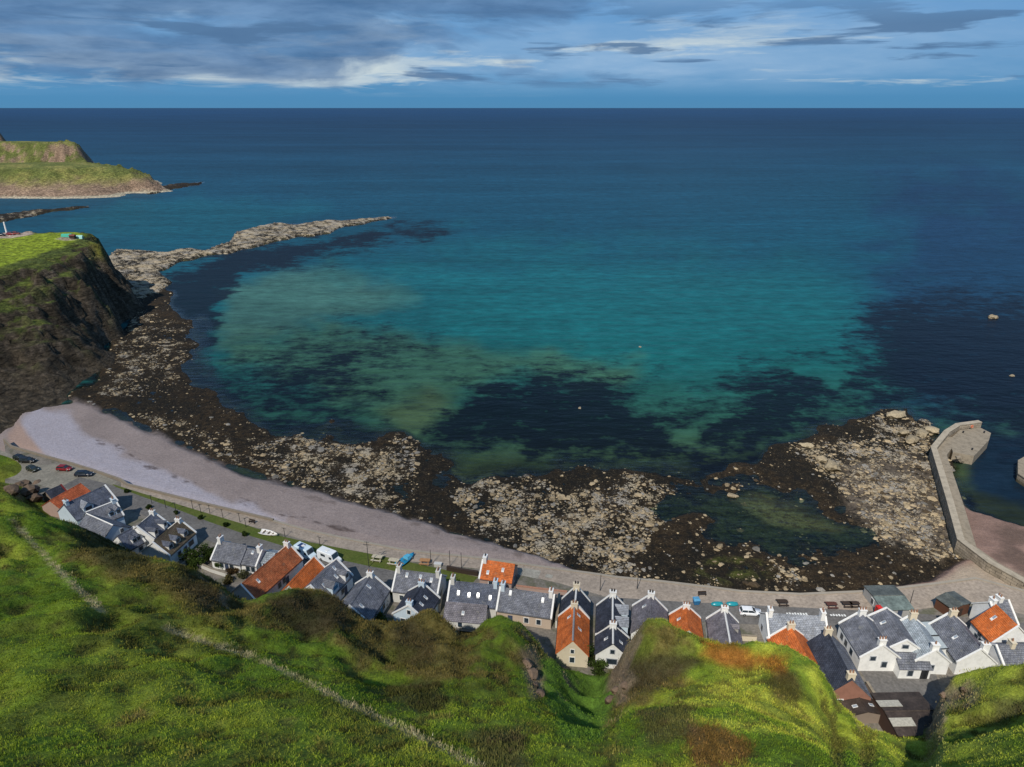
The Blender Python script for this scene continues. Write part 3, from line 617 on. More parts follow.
def paint1(x, y, z, s0, s1, px, py):
    n = fbm(x / 7, y / 7, 4, 111); n2 = fbm(x / 2.2, y / 2.2, 3, 113); P = Paint(px, py, n)
    c = np.tile([.070, .055, .038], (len(x), 1)) * (1 + .6 * n2[:, None] + .3 * n[:, None])
    c = mix(c, [.15, .12, .095], sstep(.1, .5, n2) * .5 * sstep(.4, .9, s1))
    veg = np.clip(sstep(.95, .45, s1 + .5 * n + .3 * n2) * sstep(10, 22, z + 8 * n) + sstep(.2, .5, n) * sstep(3, 14, z) * .5, 0, 1)
    c = mix(c, np.array([.075, .10, .02]), veg * .9); c = mix(c, np.array([.16, .17, .035]), veg * sstep(0, .5, n2) * .6)
    c = mix(c, [.21, .27, .022], P.w([(-60, 236), (0, 236), (34, 234), (72, 230), (88, 236), (64, 246), (30, 258), (0, 268), (-60, 285)], 1.6, 1.5) * sstep(.7, .35, s0))
    c = mix(c, [.42, .33, .27], P.w([(-60, 230), (0, 231), (34, 231), (32, 235), (12, 238), (-60, 239)], .8, .6)); c = mix(c, [.36, .30, .22], P.w([(56, 239), (62, 237), (74, 237), (76, 240), (66, 241)], .6, .4))
    c = mix(c, [.19, .18, .035], sstep(26, 31, z) * sstep(84, 98, px) * (.4 + .6 * sstep(-.2, .4, n2)))
    return c
HL = [(0, 268, 36), (0, 240, 37), (-60, 250, 38), (40, 256, 36), (70, 246, 35.5), (60, 233, 36), (30, 232, 36.5), (0, 232, 37), (90, 236, 35), (100, 246, 33.5), (84, 262, 32), (60, 262, 33),
      (0, 300, 27), (50, 298, 24), (88, 290, 23), (106, 282, 20), (115, 298, 9), (0, 345, 15), (40, 345, 13), (78, 340, 10), (100, 325, 8), (0, 400, 3.5), (30, 402, 2), (60, 394, 1), (85, 375, .6), (105, 350, .3), (116, 326, .2), (127, 300, -1.5), (124, 278, -2),
      (-60, 330, 22), (-60, 400, 8), (136, 308, -2.8), (134, 325, -2.6), (126, 342, -2), (116, 356, -1.2), (106, 372, -.6)]
f1 = headland('headland', HL, [(-200, 400, -2), (-230, 410, -2), (-260, 415, -1), (-300, 420, 2), (-180, 360, -2.5), (-420, 420, 8), (-420, 300, 45), (-330, 230, 42), (-330, 170, 44), (-260, 190, 40), (-230, 178, 34), (-420, 150, 50), (-200, 182, 16), (-185, 190, 8), (-160, 425, -3), (-150, 385, -3), (-150, 345, -3), (-190, 425, -3), (-150, 310, -2.6), (-290, 390, 28), (-350, 380, 34)],
              (-420, -150, 150, 425), 1.15, 'grassy headland with a dark rocky cliff', paint1, 3.0, 36, None, True)
def paint_far(x, y, z, s0, s1, px, py):
    n = fbm(x / 20, y / 20, 4, 121); n2 = fbm(x / 6, y / 6, 3, 123)
    c = np.tile([.135, .155, .042], (len(x), 1)) * (1 + .35 * n[:, None] + .2 * n2[:, None]); c = mix(c, [.25, .225, .07], sstep(-.1, .4, n + .3 * n2) * .7)
    rk = sstep(1.1, 1.8, s1 + .4 * n) ; rk = np.maximum(rk, sstep(20, 9, z + 8 * n + 3 * n2) * (y < 1000)); c = c * (1 - rk[:, None]) + (np.array([[.26, .18, .125]]) * (1 + .5 * n2[:, None])) * rk[:, None]
    return mix(c, [.42, .37, .27], sstep(2.2, 1.0, z))
def far(name, ctrl, world, bounds, label, cap, edge=None):
    headland(name, ctrl, world, bounds, 3.2, label, paint_far, 4.0, cap, edge)
far('coastal_headland', [(-100, 168, 28), (0, 170, 27), (60, 170, 26.5), (110, 169, 26), (138, 172, 21), (0, 182, 15), (60, 182, 14), (110, 180, 15), (140, 181, 13), (152, 184, 8), (-100, 185, 16), (0, 191, 7), (50, 191, 6.5), (100, 190, 6), (135, 189, 4), (0, 198, .5), (40, 198, .5), (80, 198, .3), (120, 196, .3), (148, 193, .3), (160, 188, -1), (165, 183, -2), (-100, 203, 1)],
    [(-420, 960, -2.5), (-440, 1010, -2.5), (-480, 1060, -2.5), (-560, 1075, -2.5), (-700, 1080, -2), (-900, 1090, 10), (-620, 1010, 27), (-800, 1010, 28)], (-950, -400, 800, 1100), 'sunlit grassy headland with pink cliffs across the bay', 28)
far('distant_headland', [(-60, 145, 41), (0, 146, 40), (60, 147, 39), (95, 148, 37.5), (0, 158, 22), (60, 158, 22), (90, 158, 22), (104, 158, 21), (104, 149, 36), (-60, 158, 23), (-120, 150, 42)],
    [(-640, 1180, 32), (-640, 1075, -2.5), (-680, 1080, -2.5), (-600, 1080, -2), (-720, 1078, -2.5), (-740, 1390, -2.5), (-900, 1400, 20), (-1200, 1400, 35), (-1200, 1100, 0), (-900, 1095, -2), (-750, 1100, -2), (-800, 1300, 37)], (-1250, -600, 1056, 1420), 'farther grassy headland ending in a dark cliff', 42, (-.578, 0))
far('remote_headland', [(-60, 128, 58), (-10, 130, 55), (6, 133, 49), (14, 138, 38), (20, 144, 26), (22, 150, 13)],
    [(-1065, 1450, -2.5), (-1060, 1520, -2.5), (-1070, 1700, -2.5), (-1300, 1760, 20), (-1400, 1440, 10), (-1200, 1430, 2), (-1250, 1650, 50)], (-1600, -1030, 1420, 1780), 'most distant dark headland', 58, (-.69, 0))
# ------------------------------------------------------------------ village ground
GZ = 4.0
def sheet(name, poly, z, mat, label=None, kind='structure'):
    mb = MB(); w = [W(a, b, GZ) for a, b in poly]; mb.add([(p.x, p.y, z) for p in w], [tuple(range(len(w)))])
    o = mb.build(name, mat); me = o.data
    if me.polygons[0].normal.z < 0: me.flip_normals()
    return tag(o, label, None, None, kind)
def strip(name, pts, half, z, mat, label=None, kind='structure'):
    w = [W(a, b, GZ) for a, b in pts]; mb = MB(); L = []; Rr = []
    for i, p in enumerate(w):
        d = (w[min(i + 1, len(w) - 1)] - w[max(i - 1, 0)]); d.z = 0; d.normalize(); n = Vector((-d.y, d.x, 0))
        L.append((p.x + n.x * half, p.y + n.y * half, z)); Rr.append((p.x - n.x * half, p.y - n.y * half, z))
    n = len(w); mb.add(Rr + L, [(i, i + 1, n + i + 1, n + i) for i in range(n - 1)])
    return tag(mb.build(name, mat), label, None, None, kind)
def groundmat(name, col, col2, scale=.35, fine=2.5, grass=0.0):
    t = NT(name); oc = t.coord(); a = t.noise(oc, scale, 6, .6); b = t.noise(oc, fine, 5, .65)
    c = t.mixc(t.ramp(a, [(.35, 0.0), (.65, 1.0)]), col, col2); c = t.mixc(1.0, c, t.ramp(b, [(.3, .7), (.7, 1.25)]), 'MULTIPLY')
    if grass: c = t.mixc(t.ramp(a, [(.52, 0.0), (.60, grass)]), c, (.07, .085, .02))
    return t.pbr(c, .9, t.bump(b, .4, .05), .2)
M_PROM = groundmat('promenade_concrete', (.36, .295, .235), (.29, .24, .195), .22, 1.6)
M_YARD = groundmat('yard_earth', (.22, .195, .165), (.15, .135, .115), .3, 2.0, .35)
M_ROAD = groundmat('asphalt', (.165, .155, .145), (.125, .118, .112), .25, 1.8)
M_LAWN = groundmat('lawn_grass', (.075, .105, .018), (.10, .115, .026), .4, 2.2)
M_SLAB = groundmat('pale_concrete', (.36, .34, .29), (.27, .25, .21), .5, 1.5)
# level ground of the village, from the sea wall back under the hill
top = [W(a, b, GZ) for a, b in SEAWALL]; mb = MB(); n = len(top)
back = [W(a, b + 75 + 25 * (a < 300) + 110 * (a > 500), GZ) for a, b in SEAWALL]
mb.add([(p.x, p.y, GZ) for p in back] + [(p.x, p.y, GZ) for p in top], [(i, i + 1, n + i + 1, n + i) for i in range(n - 1)])
tag(mb.build('village_ground', M_YARD), 'level village ground behind the sea wall', None, None, 'structure')
p0 = SEAWALL[5:]; n = len(p0); mb = MB()
a = [W(x, y, GZ) for x, y in p0]; b = [W(x, y + 11 + 13 * float(sstep(520, 640, x)), GZ) for x, y in p0]
mb.add([(p.x, p.y, GZ + .008) for p in b] + [(p.x, p.y, GZ + .008) for p in a], [(i, i + 1, n + i + 1, n + i) for i in range(n - 1)])
tag(mb.build('promenade', M_PROM), 'sandy concrete promenade along the sea wall', None, None, 'structure')
sheet('car_park', [(-30, 452), (0, 450), (12, 455), (40, 465), (69, 464), (95, 472), (118, 482), (104, 490), (70, 494), (30, 482), (-30, 472)], GZ + .012, groundmat('car_park_gravel', (.27, .245, .20), (.21, .195, .16), .3, 1.5))
ROADL = [(70, 482), (95, 488), (130, 501), (165, 514), (200, 528), (240, 542), (290, 557.5), (345, 570), (395, 581), (450, 591), (520, 600), (600, 606), (680, 611), (760, 615), (840, 619), (900, 622), (960, 626), (1040, 634)]
strip('road', ROADL, 2.9, GZ + .02, M_ROAD, 'narrow asphalt street through the village')
sheet('road_yard', [(828, 616), (856, 617), (882, 652), (905, 668), (935, 672), (945, 700), (930, 730), (890, 730), (872, 690), (848, 650)], GZ + .028, M_ROAD)
sheet('lawn', [(112, 484), (135, 491), (167, 501), (200, 511), (240, 523), (280, 536), (303, 541), (369, 553.5), (400, 560), (450, 571), (478, 577), (470, 586), (430, 578), (385, 569), (345, 562), (300, 551), (240, 535.5), (200, 521), (160, 507), (125, 494)], GZ + .016, M_LAWN, 'mown lawn between street and promenade')
sheet('slipway_slab', [(522, 567.5), (541, 571), (538, 579), (519, 575)], GZ + .030, M_SLAB)
sheet('slipway_patch', [(546, 574), (553, 575), (552, 578.5), (545, 577.5)], GZ + .034, M_SLAB)
# ------------------------------------------------------------------ building materials
def tilemat(name, c1, c2, bw, bh, lichen=None, tin=False, rough=.75):
    t = NT(name); oc = t.coord(); s = t.n('ShaderNodeSeparateXYZ', {0: oc})
    v = t.n('ShaderNodeCombineXYZ', {0: s.outputs[0], 1: t.math('MULTIPLY', s.outputs[2], 1.45), 2: 0.0}).outputs[0]
    big = t.noise(oc, .45, 5, .6); fine = t.noise(oc, 2.2, 5, .7)
    if tin:
        wv = t.n('ShaderNodeTexWave', {'Vector': oc, 'Scale': 1.6}, wave_type='BANDS', bands_direction='X').outputs[1]
        c = t.mixc(t.ramp(wv, [(.2, .0), (.8, .6)]), c1, c2)
    else:
        br = t.n('ShaderNodeTexBrick', {'Vector': v, 'Color1': (*c1, 1), 'Color2': (*c2, 1), 'Mortar': (*[x * .45 for x in c1], 1), 'Scale': 1.0, 'Mortar Size': .03, 'Brick Width': bw, 'Row Height': bh, 'Bias': 0.0})
        c = br.outputs[0]
    c = t.mixc(1.0, c, t.ramp(big, [(.3, .60), (.7, 1.38)]), 'MULTIPLY'); c = t.mixc(1.0, c, t.ramp(fine, [(.3, .62), (.7, 1.38)]), 'MULTIPLY')
    if lichen: c = t.mixc(t.ramp(t.noise(oc, 1.3, 7, .7), [(.56, 0.0), (.66, .75)]), c, lichen)
    return t.pbr(c, rough, t.bump(fine, .4, .06), .25)
def wallmat(name, col, dirt=.25):
    t = NT(name); oc = t.coord(); a = t.noise(oc, .7, 6, .65); b = t.noise(t.scalev(oc, (2.5, 2.5, .5)), 1.0, 5, .7)
    c = t.mixc(t.ramp(a, [(.45, 0.0), (.75, dirt)]), col, [x * .55 for x in col]); c = t.mixc(t.ramp(b, [(.55, 0.0), (.8, dirt)]), c, [x * y for x, y in zip(col, (.6, .57, .5))])
    return t.pbr(c, .85, t.bump(b, .25, .03), .2)
ROOF = dict(slate=tilemat('roof_slate', (.135, .143, .172), (.185, .192, .22), .45, .3, (.20, .20, .19)),
            blue=tilemat('roof_blue_slate', (.085, .098, .135), (.12, .132, .17), .45, .3, (.17, .175, .18)),
            dark=tilemat('roof_dark_slate', (.035, .042, .062), (.055, .062, .085), .45, .3),
            purple=tilemat('roof_purple_slate', (.155, .145, .165), (.215, .20, .22), .45, .3, (.24, .22, .2)),
            pale=tilemat('roof_pale_slate', (.235, .255, .295), (.29, .31, .345), .45, .3, (.2, .2, .2)),
            light=tilemat('roof_light_slate', (.33, .38, .42), (.38, .42, .46), .45, .3),
            brown=tilemat('roof_mossy_slate', (.095, .072, .05), (.13, .10, .065), .45, .3, (.12, .12, .05)),
            orange=tilemat('roof_orange_tile', (.56, .135, .03), (.62, .17, .045), .3, .33, (.36, .15, .075)),
            rust=tilemat('roof_weathered_tile', (.34, .10, .04), (.44, .15, .06), .3, .33, (.20, .12, .075)),
            red=tilemat('roof_red_tile', (.42, .10, .04), (.50, .13, .05), .3, .33),
            greentin=tilemat('green_sheeting', (.13, .165, .15), (.17, .20, .185), 1, 1, None, True, .5),
            greytin=tilemat('grey_green_sheeting', (.085, .095, .088), (.12, .13, .12), 1, 1, None, True, .5),
            browntin=tilemat('brown_sheeting', (.048, .036, .03), (.065, .05, .042), 1, 1, None, True, .55))
WALL = dict(white=wallmat('white_render', (.80, .80, .78), .5), cream=wallmat('cream_render', (.66, .58, .44)), beige=wallmat('beige_render', (.52, .42, .33)), bluew=wallmat('bluish_render', (.56, .66, .74)),
            pink=wallmat('pink_stone', (.42, .30, .25)), brick=wallmat('red_stone', (.30, .15, .11), .5), grey=wallmat('grey_harling', (.36, .35, .33)), dark=wallmat('dark_timber', (.075, .045, .034)),
            brown=wallmat('brown_timber', (.11, .05, .03)), stone=wallmat('rubble_stone', (.25, .20, .16)), palegrey=wallmat('pale_harling', (.62, .61, .57)))
M_TRIM = plain('white_trim', (.78, .77, .74), .7, .08); M_GLASS = plain('window_glass', (.03, .045, .06), .08, .3, 1.0, 0, .6)
M_SKYL = plain('skylight_glass', (.30, .35, .41), .12, .12, 1.0, 0, .6); M_POT = plain('clay_pot', (.30, .17, .11), .8); M_POTD = plain('sooty_pot', (.05, .04, .035), .8)
M_DOOR = plain('painted_door', (.05, .07, .12), .5); M_TEAL = plain('teal_paint', (.03, .19, .34), .5); M_LEAD = plain('lead_ridge', (.30, .30, .31), .6)
M_REDP = plain('red_paint', (.55, .025, .02), .4, .12); M_DKMETAL = plain('dark_metal', (.03, .032, .035), .5); M_WOOD = plain('weathered_wood', (.20, .145, .095), .8); M_DWOOD = plain('dark_wood', (.045, .03, .022), .8)
def cottage(label, p1, p2, w, zr=10.2, ze=7.0, wall='white', roof='slate', skew='12', chim=(), lights=(), dorm=(), wins=(), doors=(), cat='cottage', name='cottage', ridge=None, base=GZ, porch=None, skewmat=None, ov=.18, roof2=None):
    """gabled house. p1, p2: where the ridge ends stand in the survey; +1 side is left of p1->p2"""
    A = W(p1[0], p1[1], zr); B = W(p2[0], p2[1], zr); d = B - A; L = d.length; rz = math.atan2(d.y, d.x); mid = (A + B) / 2
    ho = empty(name, (mid.x, mid.y, base), rz, label, cat, 'cottages of the village' if name == 'cottage' else None)
    hl = L / 2; hw = w / 2; he = ze - base; hr = zr - base; sl = math.atan2(hr - he, hw)
    wm = MB(); wm.prism([(-hl, -hw, 0), (-hl, hw, 0), (-hl, hw, he), (-hl, 0, hr), (-hl, -hw, he)], (2 * hl, 0, 0)); wm.build('wall', WALL[wall], ho)
    rm = MB(); th = .16; ro = .12; dz_ = (hr - he) / hw
    for s in (1, -1):
        e = (hw + ov); ez = he - dz_ * ov
        rm.prism([(-hl - ro, 0, hr + .03), (-hl - ro, s * e, ez + .03), (-hl - ro, s * e, ez + .03 + th), (-hl - ro, 0, hr + .03 + th)], (2 * hl + 2 * ro, 0, 0))
    ro_ = rm.build('roof', ROOF[roof], ho)
    if roof2:
        ro_.data.materials.append(ROOF[roof2])
        for f_ in list(ro_.data.polygons)[6:]: f_.material_index = 1
    rd = MB(); rd.prism([(-hl - ro, -.17, hr + .14), (-hl - ro, .17, hr + .14), (-hl - ro, 0, hr + .30)], (2 * hl + 2 * ro, 0, 0)); rd.build('ridge', M_TRIM if ridge == 'white' else (ROOF[roof] if ridge is None else M_LEAD), ho)
    for k in skew:
        x0 = -hl - .22 if k == '1' else hl - .14
        sm = MB()
        for s in (1, -1):
            e = hw + ov + .05; ez = he - dz_ * (ov + .05)
            sm.prism([(x0, 0, hr + .1), (x0, s * e, ez + .1), (x0, s * e, ez + .40), (x0, 0, hr + .42)], (.36, 0, 0))
        sm.build('skew_coping', skewmat or M_TRIM, ho)
    for ch in chim:
        cx, cyy, hh, pots = ch[:4]; cm = MB(); x = cx * hl - (.42 if cx > 0 else -.42) * (abs(cx) > .9); y = cyy * hw
        zt = hr + hh; zb = hr - abs(y) * dz_ - .5
        cm.box((x, y, (zb + zt) / 2), (.75, 1.25, zt - zb)); cm.box((x, y, zt + .07), (.9, 1.4, .16))
        co_ = cm.build('chimney', WALL[ch[4]] if len(ch) > 4 else WALL[wall if wall in ('white', 'cream', 'palegrey', 'bluew') else 'cream'], ho)
        for q in range(pots):
            pm = MB(); yy_ = y + (q - (pots - 1) / 2) * .5; pm.cyl((x, yy_, zt + .13), (x, yy_, zt + .72), .16, .13, 8); pm.build('chimney_pot', M_POT if len(ch) < 6 else M_POTD, co_)
    def slope_pt(s, t_): return (s * hw * t_, hr - (hr - he) * t_ + .03 + th)
    for (s, fx, ft) in lights:            # skylights: side, place along the ridge (-1..1), down the slope (0..1)
        y, z = slope_pt(s, ft); y2, z2 = slope_pt(s, ft + .23); sm = MB()
        nx = .56; x = fx * hl; up = .07
        sm.prism([(x - nx / 2, y, z), (x + nx / 2, y, z), (x + nx / 2, y2, z2), (x - nx / 2, y2, z2)], (0, 0, up)); so_ = sm.build('skylight', M_TRIM, ho)
        g = MB(); i = .07; g.prism([(x - nx / 2 + i, y + s * .06, z + up - .02), (x + nx / 2 - i, y + s * .06, z + up - .02), (x + nx / 2 - i, y2 - s * .06, z2 + up - .02), (x - nx / 2 + i, y2 - s * .06, z2 + up - .02)], (0, 0, .04)); g.build('pane', M_SKYL, so_)
    for (s, fx, kind, *opt) in dorm:
        x = fx * hl; dw = opt[0] if opt else 1.5; wc = WALL[opt[1]] if len(opt) > 1 else WALL['white']
        yf, zf = slope_pt(s, .82); yb, zb = slope_pt(s, .15); zw = zf + 1.05
        dm = MB(); zlow = he - .2 if kind == 'wall' else zf - .25
        if kind == 'wall': yf = s * (hw + .06)
        dm.prism([(x - dw / 2, yf, zlow), (x + dw / 2, yf, zlow), (x + dw / 2, yf, zw), (x, yf, zw + dw * .42), (x - dw / 2, yf, zw)], (0, yb - yf, 0)); do = dm.build('dormer', wc, ho)
        rm = MB()
        for q in (1, -1):
            rm.prism([(x, yf + s * .14, zw + dw * .42 + .02), (x + q * (dw / 2 + .12), yf + s * .14, zw - .08), (x + q * (dw / 2 + .12), yf + s * .14, zw + .03), (x, yf + s * .14, zw + dw * .42 + .14)], (0, yb - yf - s * .14, 0))
        rm.build('dormer_roof', ROOF[opt[2] if len(opt) > 2 else roof], do)
        g = MB(); g.box((x, yf + s * .03, zw - .45), (dw * .62, .06, .85)); g.build('dormer_window', opt[3] if len(opt) > 3 else M_GLASS, do)
    def onface(face, u, z, du, dzz, m, nm, dep=.08, frame=None):
        mb = MB()
        def bx(mb, du, dzz, dep):
            if face == '1': mb.box((-hl - dep / 2, u * hw, z), (dep, du, dzz))
            elif face == '2': mb.box((hl + dep / 2, u * hw, z), (dep, du, dzz))
            elif face == '+': mb.box((u * hl, hw + dep / 2, z), (du, dep, dzz))
            else: mb.box((u * hl, -hw - dep / 2, z), (du, dep, dzz))
        if frame:
            bx(mb, du + .28, dzz + .28, .06); fo = mb.build(nm, frame, ho); g = MB(); bx(g, du, dzz, .09); g.build('pane', m, fo)
            return fo
        bx(mb, du, dzz, dep); return mb.build(nm, m, ho)
    for (f, u, z, *o_) in wins: onface(f, u, z, o_[0] if o_ else .85, o_[1] if len(o_) > 1 else 1.15, M_GLASS, 'window', .08, M_TRIM if wall not in ('white',) else plain('grey_surround', (.34, .36, .40), .7))
    for (f, u, *o_) in doors: onface(f, u, 1.0, .95, 2.0, o_[0] if o_ else M_DOOR, 'door', .07)
    if wall not in ('dark', 'brown') and name == 'cottage':      # gutters along the eaves
        for s in (1, -1):
            gm = MB(); gm.cyl((-hl + .1, s * (hw + ov + .05), he - dz_ * ov + .0), (hl - .1, s * (hw + ov + .05), he - dz_ * ov + .0), .06, .06, 6); gm.build('gutter', M_DKMETAL, ho)
    return ho
C_ = cottage
# ---- western cluster
C_('low dark shed with black roof beside the red tiled barn at the village end', (46, 492), (61, 485.5), 4.6, 7.6, 6.0, 'stone', 'dark', '2', cat='shed', name='shed', skewmat=plain('maroon_board', (.16, .02, .02), .6), doors=[('-', .3)], wins=[('-', -.4, 1.3)])
C_('low barn with plain red tiled roof at the western end by the car park', (50, 501), (80.5, 484), 7.0, 8.6, 6.4, 'pink', 'red', '', cat='barn', name='barn', doors=[('-', .2)], wins=[('-', -.5, 1.3), ('2', 0, 1.4)], chim=())
C_('large blue slate house with a pale hipped dormer next to the red tiled barn', (64, 505), (105, 486), 8.0, 10.4, 7.2, 'bluew', 'blue', '2', chim=[(-.97, 0, .9, 2)], dorm=[(-1, -.28, 'x', 2.4, 'bluew', 'pale')], wins=[('2', .4, 1.6), ('2', -.4, 1.6), ('2', 0, 4.2)], doors=[('2', 0)])
C_('slate house with small box dormers wedged between the blue slate house and a white gable', (86, 512.5), (115.5, 501), 6.4, 9.8, 7.0, 'bluew', 'slate', '2', ridge='white', dorm=[(-1, .35, 'x', 1.3, 'bluew'), (-1, .8, 'x', 1.3, 'bluew')], wins=[('2', .4, 1.6), ('2', -.4, 1.6), ('2', 0, 4.0)], chim=[(.97, 0, .8, 2)])
C_('slate wing with a white ridge whose pale gable turns to the street', (87, 514), (113, 525.5), 8.4, 9.9, 6.6, 'bluew', 'slate', '', ridge='white', wins=[('2', -.3, 1.5), ('2', .4, 3.6, .7, .9)], doors=[('2', .25)])
C_('small white gabled slate cottage with two roof windows above a lean-to', (117.5, 536.5), (133.5, 527.8), 6.4, 9.4, 6.6, 'white', 'blue', '2', lights=(), dorm=[(-1, .1, 'x', 1.2), (-1, .6, 'x', 1.2)], wins=[('1', -.4, 1.5), ('-', .4, 1.4)], chim=())
C_('slate cottage with two white dormers and bright coping facing the street bend', (137, 527), (154, 513), 7.4, 9.9, 6.9, 'white', 'blue', '12', dorm=[(-1, -.6, 'wall', 1.2), (-1, .5, 'wall', 1.2)], wins=[('2', .4, 1.5), ('2', -.4, 1.5), ('-', .0, 1.4)], chim=[(.97, 0, .9, 2)])
C_('white cottage with mossy brown slate roof and a row of grey dormers', (153, 543), (180, 520.5), 7.2, 9.9, 7.0, 'white', 'brown', '12', dorm=[(-1, -.62, 'x', 1.5, 'palegrey', 'blue'), (-1, -.1, 'x', 1.5, 'palegrey', 'blue'), (-1, .5, 'x', 1.5, 'palegrey', 'blue')], wins=[('-', .55, 1.6, 1.6, 1.2), ('-', -.35, 1.5), ('2', .35, 1.5), ('2', -.35, 1.5), ('1', .2, 1.5)], doors=[('-', .12)], chim=[(.97, 0, .8, 2)])
# ---- between the western cluster and the long red roof
C_('low slate cottage with a white chimney behind dark garden bushes', (219, 541.5), (247, 546.5), 6.6, 8.8, 6.2, 'white', 'slate', '1', chim=[(-.97, 0, 1.3, 2)], wins=[('1', .3, 1.4), ('-', -.3, 1.3), ('-', .4, 1.3)], doors=[('-', .05)])
C_('smaller slate cottage with one white skylight joined to the low slate cottage', (246.5, 548.5), (262, 551), 5.6, 8.3, 6.2, 'white', 'slate', '2', lights=[(-1, .0, .12)], chim=[(.97, 0, 1.2, 1)], wins=[('-', -.1, 1.2), ('-', .55, 1.2)])
C_('little pale blue garage with light roof between slate cottage and long red roof', (264, 552.5), (275, 554), 4.6, 7.2, 6.2, 'bluew', 'light', '', cat='garage', name='garage', doors=[('-', 0)])
C_('long cottage with weathered red tiles and white side wall running down to the street', (241, 585), (289, 544.5), 6.4, 9.9, 6.9, 'white', 'rust', '12', lights=[(-1, -.55, .3)], wins=[('-', -.05, 1.6, .8), ('-', .15, 1.7, .8), ('-', -.7, 1.5), ('1', .2, 1.7), ('2', .35, 1.5), ('2', -.35, 1.5)], doors=[('-', .28)], chim=[(.97, 0, 1.0, 2)])
C_('short bright red tiled cottage below two parked campervans', (289, 585), (314.5, 557.5), 5.0, 9.2, 6.6, 'palegrey', 'orange', '2', wins=[('2', .35, 1.5), ('2', -.35, 1.5)], doors=[('-', .2)], chim=())
C_('slate cottage with a blue framed dormer window above the hedge', (310.5, 586), (337, 560), 7.0, 9.9, 6.8, 'white', 'slate', '12', lights=[(-1, .55, .1), (-1, .3, .42), (-1, -.5, .32)], dorm=[(-1, -.28, 'wall', 2.2, 'bluew', 'slate', M_TEAL), (-1, .62, 'wall', 1.4, 'white')], wins=[('1', .3, 1.6), ('-', .2, 1.5), ('2', .35, 1.5), ('2', -.35, 1.5)], doors=[('-', .42)], chim=())
C_('slate cottage standing gable to the street with a tall white side wall', (349.5, 606.5), (371.5, 574.5), 7.6, 10.2, 7.0, 'white', 'slate', '12', lights=[(-1, .38, .1), (-1, -.62, .3)], wins=[('-', .35, 1.5), ('-', -.1, 1.5), ('1', .3, 1.7), ('1', -.3, 1.7), ('1', 0, 4.0, .7, .9)], doors=[('-', .12, M_TEAL)], chim=[(.97, 0, 1.0, 2)])
C_('slate cottage along the street with three white skylights and end chimneys', (397, 570), (441, 575.5), 6.6, 9.6, 6.8, 'palegrey', 'slate', '12', lights=[(-1, -.5, .1), (-1, .12, .12), (-1, .62, .2)], chim=[(-.97, 0, 1.2, 2), (.97, 0, 1.2, 2)], wins=[('-', -.6, 1.4), ('+', -.5, 1.4), ('+', .5, 1.4)], doors=[('+', 0)])
C_('white gabled slate cottage set across behind the three skylight cottage', (408.5, 606), (423, 584), 7.0, 9.6, 6.8, 'bluew', 'dark', '12', lights=[(-1, .3, .35), (-1, -.3, .35)], wins=[('1', -.35, 1.6), ('1', .4, 1.6), ('1', 0, 4.1, .7, .9), ('-', .2, 1.4)], chim=[(.97, 0, .9, 3), (-.97, 0, .7, 2)])
C_('pair of slate cottages in the terrace with four skylights and a purple lean-to roof', (450.5, 581.5), (498.5, 586), 6.6, 9.6, 6.8, 'palegrey', 'blue', '1', lights=[(-1, -.6, .42), (-1, -.15, .47), (-1, .22, .45), (-1, .72, .5)], chim=[(-.97, 0, 1.3, 2), (.97, 0, 1.3, 2, 'bluew')], wins=[('+', -.5, 1.4), ('+', .5, 1.4)], doors=[('+', -.1)])
C_('purple slate rear extension with one skylight behind the paired terrace cottages', (446, 602.5), (487, 606), 5.6, 7.6, 5.6, 'palegrey', 'purple', '', lights=[(-1, -.1, .45)], cat='extension', name='rear_extension', wins=[('-', -.2, .9)])
C_('plain slate terrace cottage with two skylights and a beige rear wall', (500.5, 588), (554, 595.5), 6.8, 9.6, 6.8, 'beige', 'slate', '12', lights=[(-1, -.6, .08), (-1, .62, .2)], chim=[(.97, 0, 1.2, 2, 'white'), (-.97, 0, 1.3, 2, 'bluew')], wins=[('-', .1, 1.4), ('-', .55, 1.4)], doors=[('-', -.5)])
C_('lone cottage with bright orange roof and white chimney on the seaward side', (483, 560.5), (514.5, 565), 6.0, 8.6, 6.2, 'pink', 'orange', '1', lights=[(-1, -.55, .55), (-1, .35, .3)], chim=[(-.97, 0, 1.2, 1, 'white', 1)], wins=[('-', -.3, 1.2), ('-', .5, 1.2), ('2', 0, 1.3)], doors=[('-', .1, M_TEAL)])
# ---- middle gables
C_('dark slate cottage with pale ridge standing gable to the sea behind an orange roof', (575.2, 602.5), (576.6, 586.5), 5.4, 10.4, 7.0, 'cream', 'dark', '12', ridge='white', wins=[('2', .3, 1.5), ('2', -.3, 1.5)], chim=[(.97, 0, 1.0, 2, 'cream', 1)])
C_('long cottage with deep orange roof and white gable against the cliff foot', (572.8, 641), (574.4, 604.5), 5.8, 10.0, 6.8, 'cream', 'orange', '2', ridge='lead', lights=[(1, .45, .2), (-1, -.1, .3), (-1, .6, .2)], wins=[('1', 0, 1.6), ('1', .0, 3.6, .6, .8), ('-', .2, 1.5)], chim=[(.97, 0, .8, 2, 'cream')])
C_('dark blue slate cottage with pale side dormers and white copings in mid terrace', (612.6, 622), (612.8, 594), 5.8, 10.4, 7.2, 'white', 'dark', '2', ridge='white', dorm=[(-1, .35, 'wall', 2.6, 'bluew', 'pale'), (-1, -.5, 'wall', 2.6, 'bluew', 'pale')], wins=[('2', .35, 1.5), ('2', -.35, 1.5)], chim=[(.97, 0, 1.0, 2, 'white', 1)])
